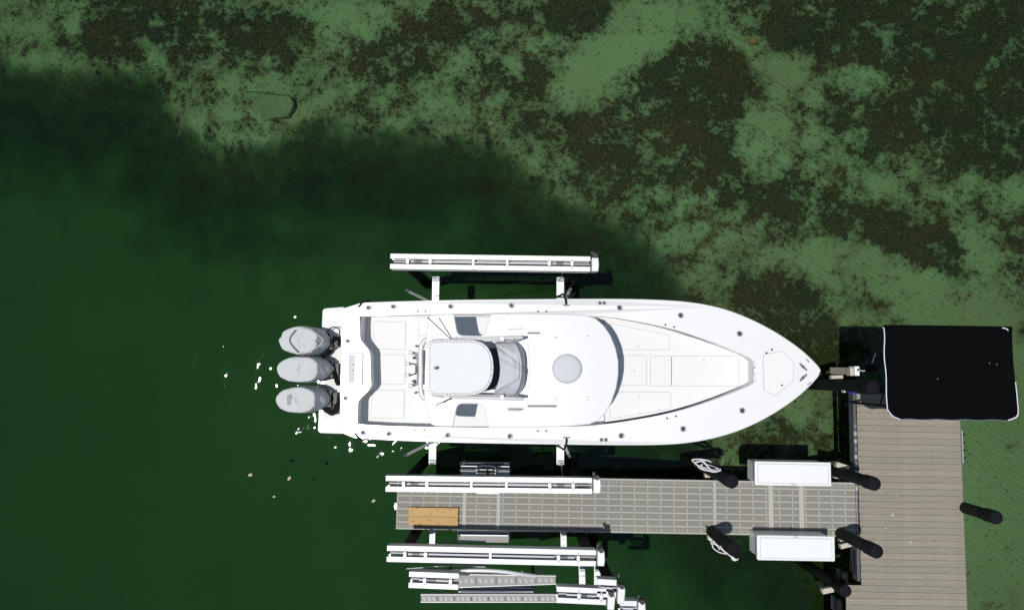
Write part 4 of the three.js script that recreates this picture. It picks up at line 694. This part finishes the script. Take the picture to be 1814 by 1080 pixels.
  motors.forEach((m, n) => {
    const YT = m.top, YB = 2.55, K = (h) => (EYE - h) / LENS, base = at(...m.c, 3.0);
    const motor = new THREE.Group(); motor.name = 'outboard_motor'; motor.userData = { label: m.label }; boat.add(motor);
    // the cover: rings from a wide skirt to a smaller crown that sits further aft
    const g = new THREE.BufferGeometry(), RING = 40, LV = 18, p = [], uv = [], ix = [];
    for (let j = 0; j <= LV; j++) {
      const k = j / LV, round = Math.pow(k, 2.2), y = YB + (YT - YB) * (k < 0.6 ? 0.93 * Math.pow(k / 0.6, 0.85) : 0.93 + 0.07 * Math.pow((k - 0.6) / 0.4, 0.7)), roof = smoothstep(k, 0.62, 1);
      const sx = (1 - 0.1 * round) * (1 - Math.pow(Math.max(0, (k - 0.6) / 0.4), 1.5)), hx = m.L / 2 * K(3.1), hw = m.W / 2 * K(3.1);
      for (let i = 0; i < RING; i++) {
        const a = i / RING * 2 * Math.PI; let ca = Math.cos(a), sa = Math.sin(a);
        const taper = ca > 0 ? 1 - 0.3 * ca * ca : 1 - 0.06 * ca * ca, e = Math.pow(Math.pow(Math.abs(ca), 2.3) + Math.pow(Math.abs(sa), 2.3), -1 / 2.3);
        let fx = ca * e * hx, fz = sa * e * hw * taper;
        if (m.edges) { const q = Math.round(a / (2 * Math.PI) * m.edges) / m.edges * 2 * Math.PI, f = 1 / Math.max(0.93, Math.cos(a - q)) * 0.975; fx *= f; fz *= f; }
        const slant = ca > 0 ? 1 - 0.36 * roof - 0.3 * smoothstep(k, 0.05, 0.6) * ca * ca : 1;
        const x = base.x - 0.02 + (fx * slant) * (0.08 + 0.92 * sx) - 0.06 * roof, z = base.z + fz * (0.06 + 0.94 * sx) * (1 - 0.06 * smoothstep(k, 0.1, 0.6));
        const wr = 0.02 * fbm(x * 5, z * 5 + y * 3, m.seed, 2) + 0.013 * fbm(x * 16, z * 12 + y * 9, m.seed + 4, 2);
        p.push(x + ca * wr, y + wr * 1.3 - 0.05 * roof * (ca > 0 ? ca * 0.6 : 0), z + sa * wr); uv.push(a, k * 2);
      }
    }
    for (let j = 0; j < LV; j++) for (let i = 0; i < RING; i++) { const a = j * RING + i, b = j * RING + (i + 1) % RING; ix.push(a, a + RING, b, b, a + RING, b + RING); }
    p.push(base.x - 0.08, YT, base.z); uv.push(0, 2); for (let i = 0; i < RING; i++) ix.push(LV * RING + i, p.length / 3 - 1, LV * RING + (i + 1) % RING);
    g.setAttribute('position', new THREE.Float32BufferAttribute(p, 3)); g.setAttribute('uv', new THREE.Float32BufferAttribute(uv, 2)); g.setIndex(ix); g.computeVertexNormals();
    part(boat, 'motor_cover', g, M.cover, motor);
    const V = (dx, y, dz) => new THREE.Vector3(base.x + dx, y, base.z + dz);
    if (n === 0) {   // sewn ridge round the crown and two creases
      const s = (l, r) => tube(l.map(([x, y]) => at(x, y, YT + 0.004)), r, 30, 6);
      part(boat, 'cover_seam', [s([[523.5, 584.5], [515, 595], [513, 604], [519, 614], [528, 624]], 0.016)], M.slate, motor);
      part(boat, 'cover_piping', [s([[526, 583], [545, 583.5], [560, 591], [571, 604], [561, 615], [546, 621], [530, 624]], 0.009)], M.cover, motor);
    }
    if (n === 2) part(boat, 'cover_vent', [slab(rounded(plan([[508, 700], [515, 698.5], [517, 706], [514, 716], [508.5, 717]], YT), 0.02), YT - 0.05, YT + 0.006, 0.006)], M.slate, motor);
    part(boat, 'midsection', [slab(rounded([[base.x - 0.18, base.z - 0.13], [base.x + 0.36, base.z - 0.1], [base.x + 0.36, base.z + 0.1], [base.x - 0.18, base.z + 0.13]], 0.08), 1.5, 2.62, 0.02), bx(0.5, 0.03, 0.26, base.x - 0.02, 1.5, base.z)], M.motor, motor);
    part(boat, 'gearcase', (() => { const q = new THREE.SphereGeometry(0.12, 16, 10); q.scale(2.6, 0.9, 0.9); q.translate(base.x - 0.02, 1.2, base.z); return [q, bx(0.28, 0.36, 0.05, base.x, 1.36, base.z), bx(0.22, 0.2, 0.03, base.x, 1.0, base.z)]; })(), M.motor, motor);
    part(boat, 'propeller', [0, 1, 2].map((k) => { const q = new THREE.SphereGeometry(0.12, 10, 6); q.scale(0.12, 1, 0.5); q.rotateY(0.5); q.translate(0, 0.14, 0); q.rotateX(k * 2.094); q.translate(base.x - 0.36, 1.2, base.z); return q; }), M.steel, motor);
    part(boat, 'mount_bracket', [bx(0.26, 0.5, 0.24, base.x + 0.44, 2.3, base.z), bx(0.1, 0.12, 0.34, base.x + 0.42, 2.58, base.z)], M.black, motor);
    const h = PL + 0.06, hoses = [
      [[[573, 628, 2.62], [580, 621, 2.6], [584, 607, 2.62], [592, 600, 2.6], [599, 601, 2.52], [600, 609, 2.42]], [[570, 631, 2.6], [577, 626, 2.55], [584, 621, 2.5], [587, 611, 2.5]]],
      [[[571, 671, 2.6], [581, 664, 2.6], [588, 659, 2.62], [593, 664, 2.55], [597, 676, 2.45], [599, 680, 2.4]], [[574, 668, 2.56], [583, 663, 2.5], [587, 669, 2.45]]],
      [[[570, 719, 2.6], [580, 727, 2.6], [588, 732, 2.6], [596, 726, 2.58], [598, 712, 2.5], [595, 701, 2.42]], [[572, 722, 2.55], [582, 729, 2.52], [592, 729, 2.5], [596, 715, 2.46]]],
    ][n];
    for (const q of hoses) part(boat, 'rigging_hose', tube(q.map((v) => at(...v)), 0.05, 50, 9), M.rubber, motor);
    const thin = [[[[580, 604, 2.5], [581, 585, 2.55], [591, 579, 2.6], [600, 583, 2.55], [601, 596, 2.45]]], [[[578, 666, 2.5], [590, 655, 2.48], [598, 672, 2.42]]], [[[578, 716, 2.5], [589, 715, 2.5], [592, 702, 2.46]], [[576, 722, 2.5], [586, 721, 2.52], [594, 708, 2.46]]]][n];
    for (const q of thin) part(boat, 'control_cable', tube(q.map((v) => at(...v)), 0.012, 40, 6), M.rubber, motor);
  });
  // ------------------------------------------------ console and seats under the hardtop
  const cons = part(boat, 'console', slab(rounded(plan([[880, 612], [1015, 618], [1015, 690], [880, 696]], 3.4), 0.12), SOLE, 3.35, 0.04), M.gel);
  part(boat, 'windshield', slab(plan([[985, 616], [990, 620], [990, 688], [985, 692]], 3.7), 3.3, 3.75), M.slate, cons);
  part(boat, 'helm_seat', slab(rounded(plan([[800, 612], [850, 612], [850, 696], [800, 696]], 3.1), 0.08), SOLE, 3.05, 0.05), M.canvas);
  part(boat, 'tackle_station', slab(rounded(plan([[742, 614], [790, 614], [790, 692], [742, 692]], 3.1), 0.08), SOLE, 3.15, 0.04), M.gel);
  for (const [y0, y1] of [[560, 596], [714, 756]]) part(boat, 'side_box', slab(rounded(plan([[770, y0], [900, y0], [900, y1], [770, y1]], 2.9), 0.06), SOLE, 2.86, 0.03), M.nonskid);
  // ------------------------------------------------ hardtop
  const HT = 4.45;
  const hp = (l) => plan(l, HT);
  const top = [...rounded(hp([[752, 655], [754, 605], [758, 557], [804, 555.5], [811, 593.5], [858.5, 594.5], [869, 555.5]]), [0.001, 0.2, 0.1, 0.03, 0.1, 0.12, 0.001], 5),
    ...plan([[905, 554.8], [960, 555], [1010, 556], [1040, 558], [1056, 564], [1070, 576], [1082, 594], [1091, 616], [1096, 640], [1096, 664], [1092, 688], [1084, 712], [1073, 732], [1060, 745], [1045, 751.5], [1010, 755], [960, 757], [905, 757.5]], HT),
    ...rounded(hp([[866, 757.5], [857, 715.5], [810.5, 715], [802.5, 756], [762, 754.5], [751, 706]]), [0.001, 0.12, 0.1, 0.03, 0.12, 0.001], 5)];
  const hard = part(boat, 'hardtop', uvPlan(slab(top, HT - 0.09, HT, 0.025, [], 3)), M.gel);
  for (const [x, y] of [[790, 570], [790, 742], [920, 572], [920, 742]]) part(boat, 'hardtop_leg', tube([at(x, y, HT - 0.08), at(x, lerp(y, 656, 0.35), SOLE)], 0.03, 1, 10), M.alloy);
  { const v = at(1005, 653, HT + 0.09); part(boat, 'radar_dome', [(() => { const g = new THREE.LatheGeometry([[0, 0.1], [0.2, 0.1], [0.255, 0.092], [0.272, 0.07], [0.276, 0.03], [0.27, 0]].map(([x, y]) => new THREE.Vector2(x, y)).reverse(), 40); g.translate(v.x, HT - 0.005, v.z); return g; })()], M.dome, hard); }
  part(boat, 'light_bar', slab(rounded(plan([[934, 588], [985, 588], [985, 591.5], [934, 591.5]], HT), 0.01), HT - 0.004, HT + 0.012, 0.003, [], 1), M.gel, hard);
  part(boat, 'light_bar_lens', slab(rounded(plan([[934.5, 588.3], [957, 588.3], [957, 591.2], [934.5, 591.2]], HT), 0.008), HT, HT + 0.016, 0.002, [], 1), M.slate, hard);
  part(boat, 'light_bar_lens', slab(rounded(plan([[934.5, 717.3], [986, 717.3], [986, 720.8], [934.5, 720.8]], HT), 0.01), HT - 0.003, HT + 0.014, 0.003, [], 1), M.slate, hard);
  for (const [x, y] of [[986, 599], [986, 708.5], [1043, 597], [1043, 706]]) { const v = at(x, y, HT); const g = new THREE.TorusGeometry(0.028, 0.007, 6, 14, 3.4); g.rotateX(Math.PI / 2); g.rotateY(-1.7); g.translate(v.x, HT + 0.006, v.z); part(boat, 'pad_eye', g, M.steel, hard); }
  for (const [a, b, m] of [[[900, 583], [926, 582], M.dome], [[900, 724], [927, 724.5], M.slate], [[898, 727], [922, 727.5], M.dome]]) part(boat, 'outrigger_base', bar(at(...a, HT + 0.02), at(...b, HT + 0.02), 0.03, 0.03), m, hard);
  // aft edge: rail, rod holders and instruments of the tackle station
  const AR = 3.7;
  part(boat, 'aft_rail', tube([at(763, 599, AR + 0.4), at(752, 604, AR + 0.42), at(746.5, 614, AR + 0.42), at(745.5, 655, AR + 0.42), at(746, 692, AR + 0.42), at(750, 703, AR + 0.42), at(760, 709, AR + 0.4)], 0.05, 60, 10), M.alloy);
  part(boat, 'instrument_panel', slab(rounded(plan([[737.5, 628], [743, 619], [745, 683], [738, 682]], 3.5), 0.02), 3.1, 3.5, 0.01), M.slate);
  part(boat, 'display', bx(0.1, 0.05, 0.15, at(739.5, 654, 3.55).x, 3.52, at(739.5, 654, 3.55).z), M.black);
  for (const [x, y] of [[728, 624.5], [722, 644], [721.5, 664], [727.5, 683]]) { const v = at(x, y, 3.2); part(boat, 'rocket_launcher', [cyl(0.033, 0.036, 0.34, v.x, 2.88, v.z, 14), (() => { const g = new THREE.TorusGeometry(0.034, 0.01, 8, 16); g.rotateX(Math.PI / 2); g.translate(v.x, 3.22, v.z); return g; })()], M.alloyDull); part(boat, 'launcher_arm', bar(new THREE.Vector3(v.x, 2.95, v.z), at(745, y, 3.0).setY(2.95), 0.03), M.alloy); }
  for (const [x, y, r] of [[735, 628.5, 0.018], [732.5, 633.5, 0.03], [734, 645, 0.02], [733.5, 662.5, 0.02], [732, 675, 0.03], [734, 679, 0.02], [737, 612.5, 0.022], [735.5, 695.5, 0.022]]) { const v = at(x, y, 3.3); part(boat, 'tool_holder', cyl(r, r, 0.22, v.x, 3.08, v.z, 10), M.black); part(boat, 'holder_arm', bar(new THREE.Vector3(v.x, 3.14, v.z), new THREE.Vector3(at(743, y, 3.14).x, 3.14, v.z), 0.02), M.alloyDull); }
  // ------------------------------------------------ upper station: laced canvas top, pipe frame, covered helm
  const CT = 5.3;
  const topPts = rounded(plan([[761.5, 605], [840, 605], [858, 612], [868, 628], [871.5, 651], [868, 674], [858, 689], [840, 697], [761.5, 697]], CT), [0.12, 0.2, 0.2, 0.2, 0.2, 0.2, 0.2, 0.2, 0.12], 5);
  const can = part(boat, 'canvas_top', uvPlan(slab(topPts, CT - 0.05, CT, 0.02, [], 2)), M.canvas);
  const ringPath = (list, d, y) => grow(list, d).map(([x, z]) => new THREE.Vector3(x, y, z));
  part(boat, 'top_frame', tube(ringPath(topPts, -0.016, CT - 0.045), 0.022, 160, 8, true), M.alloy, can);
  { const c = new THREE.CatmullRomCurve3(ringPath(topPts, 0.0, CT), true), l = []; for (let i = 0; i < 58; i++) { const v = c.getPointAt(i / 58), tn = c.getTangentAt(i / 58); l.push(bx(0.009, 0.008, 0.05, v.x, CT + 0.002, v.z, Math.atan2(-tn.z, tn.x) + (i % 2 ? 0.4 : -0.4))); } part(boat, 'lacing', l, M.dome, can); }
  { const v = at(769, 652, CT), w = at(773.5, 651.5, CT); part(boat, 'anchor_light', [cyl(0.026, 0.022, 0.06, v.x, CT - 0.004, v.z, 12)], M.dome, can); part(boat, 'horn', [cyl(0.03, 0.026, 0.1, w.x, CT - 0.004, w.z, 12)], M.black, can); }
  const fr = (l, r = 0.022, m = M.alloy) => part(boat, 'frame_pipe', tube(l.map((v) => at(...v)), r, l.length * 8, 8), m);
  for (const s of [1, -1]) {
    const Y = (y) => (s > 0 ? y : 1303.5 - y - (y - 651.75) * -0.0);
    fr([[757, Y(612), 5.2], [766, Y(604), 5.2], [790, Y(602), 5.1], [830, Y(600.5), 5.0], [880, Y(599), 4.95], [926, Y(597.5), 4.9]], 0.026);
    fr([[795, Y(606), 5.2], [840, Y(603.5), 4.9], [884, Y(602.5), 4.85], [905, Y(604), 4.7]], 0.02);
    fr([[926, Y(597.5), 4.9], [918, Y(601), 4.75], [908, Y(608), 4.5]], 0.022); fr([[912, Y(598.5), 4.9], [905, Y(607), 4.5]], 0.02);
    fr([[770, Y(604), 5.15], [772, Y(612), 4.45]], 0.022); fr([[838, Y(600.5), 5.0], [846, Y(607), 4.45]], 0.022); fr([[800, Y(598), 4.6], [925, Y(595.5), 4.6]], 0.016);
    part(boat, 'frame_clamp', bar(at(786, Y(602), 5.12), at(797, Y(601.6), 5.1), 0.06, 0.06), M.alloy); part(boat, 'frame_clamp', bar(at(887, Y(600.5), 4.95), at(892, Y(600.5), 4.95), 0.07, 0.07), M.alloy);
  }
  // station floor; navy seat extended to stand in for shade beside the canvas
  part(boat, 'station_floor', slab(rounded(plan([[770, 600], [900, 597], [936, 606], [939, 650], [936, 694], [900, 707], [770, 704]], HT + 0.02), 0.1), HT - 0.01, HT + 0.02, 0.006, [], 1), M.gel, hard);
  part(boat, 'station_shade_seat', slab(rounded(plan([[800, 616], [897, 616], [897, 690], [800, 690]], 4.6), 0.08), HT, 4.6, 0.03), M.navy);
  {
    // cover over the upper helm: draped cloth with pulled folds
    const NU = 40, NV = 56, p = [], uv = [], ix = [];
    for (let j = 0; j <= NV; j++) for (let i = 0; i <= NU; i++) {
      const u = i / NU, v = j / NV, w = (v - 0.5) * 2;
      const left = 886 - 13 * w * w * (1 + 0.2 * w), right = 931 - 17 * Math.pow(Math.abs(w), 3.2), py = 602.5 + 101 * v + (u - 0.5) * 3 * w, px = lerp(left, right, u);
      const fold = Math.exp(-(((w - (0.05 + 0.75 * (1 - u))) / 0.09) ** 2)) * 0.05 + Math.exp(-(((w + (0.0 + 0.85 * (1 - u))) / 0.08) ** 2)) * -0.05 + Math.exp(-(((w + 0.3 - u * 0.5) / 0.06) ** 2)) * 0.03;
      const dome = 0.32 * (1 - Math.pow(Math.abs(w), 4)) * (1 - 0.2 * u), drop = smoothstep(u, 0.8, 1) * 0.3 + smoothstep(Math.abs(w), 0.9, 1) * 0.18;
      const q = at(px, py, 4.95), y = 4.75 + dome - drop + fold * (1 - 0.4 * Math.abs(w)) + 0.035 * fbm(u * 3, v * 4, 6, 3) + (u > 0.72 ? 0.04 * Math.sin((u - 0.72) * 60 + 3 * Math.abs(w)) * (1 - Math.abs(w)) : 0);
      p.push(q.x, y, q.z); uv.push(u, v * 2);
    }
    for (let j = 0; j < NV; j++) for (let i = 0; i < NU; i++) { const a = j * (NU + 1) + i, b = a + NU + 1; ix.push(a, b, a + 1, a + 1, b, b + 1); }
    const g = new THREE.BufferGeometry(); g.setAttribute('position', new THREE.Float32BufferAttribute(p, 3)); g.setAttribute('uv', new THREE.Float32BufferAttribute(uv, 2)); g.setIndex(ix); g.computeVertexNormals();
    const c = part(boat, 'helm_cover', g, M.greyCanvas); part(boat, 'helm_pod', slab(rounded(plan([[893, 612], [918, 612], [918, 692], [893, 692]], 4.7), 0.08), HT, 4.68, 0.03), M.gel, c);
  }
  // antennas
  for (const [a, b, name] of [[[798, 600, 4.55], [757.5, 562, 5.1], 'antenna'], [[797.5, 705.5, 4.55], [772, 717.5, 4.9], 'antenna']]) { const q = part(boat, name, tube([at(...a), at(...b)], 0.011, 1, 8), M.slate); part(boat, 'antenna_mount', cyl(0.035, 0.028, 0.12, at(...a).x, HT, at(...a).z, 12), M.black, q); }
  for (const o of boat.children) if (o.isGroup) for (const c of o.children) c.userData.label ??= undefined;
}
// ---------------------------------------------------------------- small things
for (const [px, py, s, turn, label] of [[443, 841, 0.05, 0.3, 'pale leaf afloat, westernmost on the open water'], [512, 847, 0.05, 0.9, 'pale leaf afloat south of the outboards'], [485, 879.5, 0.032, 0.2, 'smallest pale leaf afloat on the open water'], [661.5, 887, 0.045, 0.6, 'pale leaf afloat just west of the walkway end']]) {
  const o = at(px, py, 0.006), g = new THREE.SphereGeometry(s, 10, 4); g.scale(1.25, 0.05, 0.75); g.rotateY(turn); g.translate(o.x, 0.008, o.z); solo('floating_leaf', g, M.leaf ??= std([0.42, 0.4, 0.3], 0.7), label, 'leaf', 'leaves afloat on the water');
}
function rock(px, py, rx, rz, ry, color, label, seed) {
  const o = at(px, py, SHELF), g = new THREE.SphereGeometry(1, 24, 14), p = g.attributes.position;
  for (let i = 0; i < p.count; i++) { const x = p.getX(i), y = p.getY(i), z = p.getZ(i), k = 1 + 0.35 * fbm(x * 1.3 + seed, y * 1.3 + z, z * 1.3, 3); p.setXYZ(i, x * k * rx, y * k * ry, z * k * rz); }
  g.translate(o.x, bedHeight(o.x, o.z) + ry * 0.3, o.z); g.computeVertexNormals(); solo('rock', g, std(color, 0.95), label, 'rock', 'stones on the seabed');
}
rock(1335, 72, 0.14, 0.12, 0.09, [0.55, 0.2, 0.12], 'reddish stone among the dark weed in the upper right of the photo', 2);
rock(870, 217, 0.09, 0.07, 0.06, [0.6, 0.38, 0.34], 'pinkish stone on the seabed north of the boat', 5);
rock(1500, 418, 0.07, 0.11, 0.08, [0.07, 0.07, 0.05], 'small dark stone on the bare sand above the bow', 7);
rock(1270, 455, 0.06, 0.05, 0.04, [0.4, 0.36, 0.3], 'tiny pale stone on the seabed above the bow', 9);
{
  // a broken flat ledge slab at the lip of the drop-off
  const ring = [[424, 158], [450, 161], [484, 166], [517, 171.5], [522, 180], [523, 190], [518, 197], [512, 207], [500, 208.5], [486, 208], [460, 216], [430, 214], [405, 208], [396, 190], [404, 172]].map(([x, y]) => { const v = at(x, y, SHELF); return [v.x, v.z]; });
  const rim = rounded(ring, 0.05, 3).map(([x, z], i) => [x + 0.03 * noise(i * 0.7, 3, 1), z + 0.03 * noise(i * 0.7, 9, 2)]), c = at(467, 189, SHELF), p = [], uv = [], ix = [], R = 9;
  for (let k = 0; k <= R; k++) for (const [x, z] of rim) { const f = k === 0 ? 1.015 : 1 - (k - 1) / (R - 1), X = c.x + (x - c.x) * f, Z = c.z + (z - c.z) * f, y = k === 0 ? -1.5 : -0.885 + 0.11 * (X - c.x) - 0.1 * (Z - c.z) + 0.025 * fbm(X * 2.5, Z * 2.5, 4, 3) - 0.015 * f ** 8; p.push(X, y, Z); uv.push((X - DX0) / (DX1 - DX0), (Z - DZ0) / (DZ1 - DZ0)); }
  const n = rim.length; for (let k = 0; k < R; k++) for (let i = 0; i < n; i++) { const a = k * n + i, b = k * n + (i + 1) % n; ix.push(a, a + n, b, b, a + n, b + n); }
  const g = new THREE.BufferGeometry(); g.setAttribute('position', new THREE.Float32BufferAttribute(p, 3)); g.setAttribute('uv', new THREE.Float32BufferAttribute(uv, 2)); g.setIndex(ix); g.computeVertexNormals();
  solo('ledge_slab', g, new THREE.MeshStandardMaterial({ map: (() => { const t = texture(256, 256, (i, j) => { const v = 1 + 0.16 * fbm(i / 26, j / 26, 3, 3) + 0.2 * noise(i / 3.1, j / 3.1, 5); return [162 * v, 146 * v, 132 * v]; }, true); t.repeat.set(14, 9); return t; })(), bumpMap: bedTexture(bedBump), bumpScale: 0.05, roughness: 1, side: THREE.DoubleSide }), 'flat rock slab on the lip of the underwater drop-off', 'rock slab');
}
renderer.render(scene, camera);
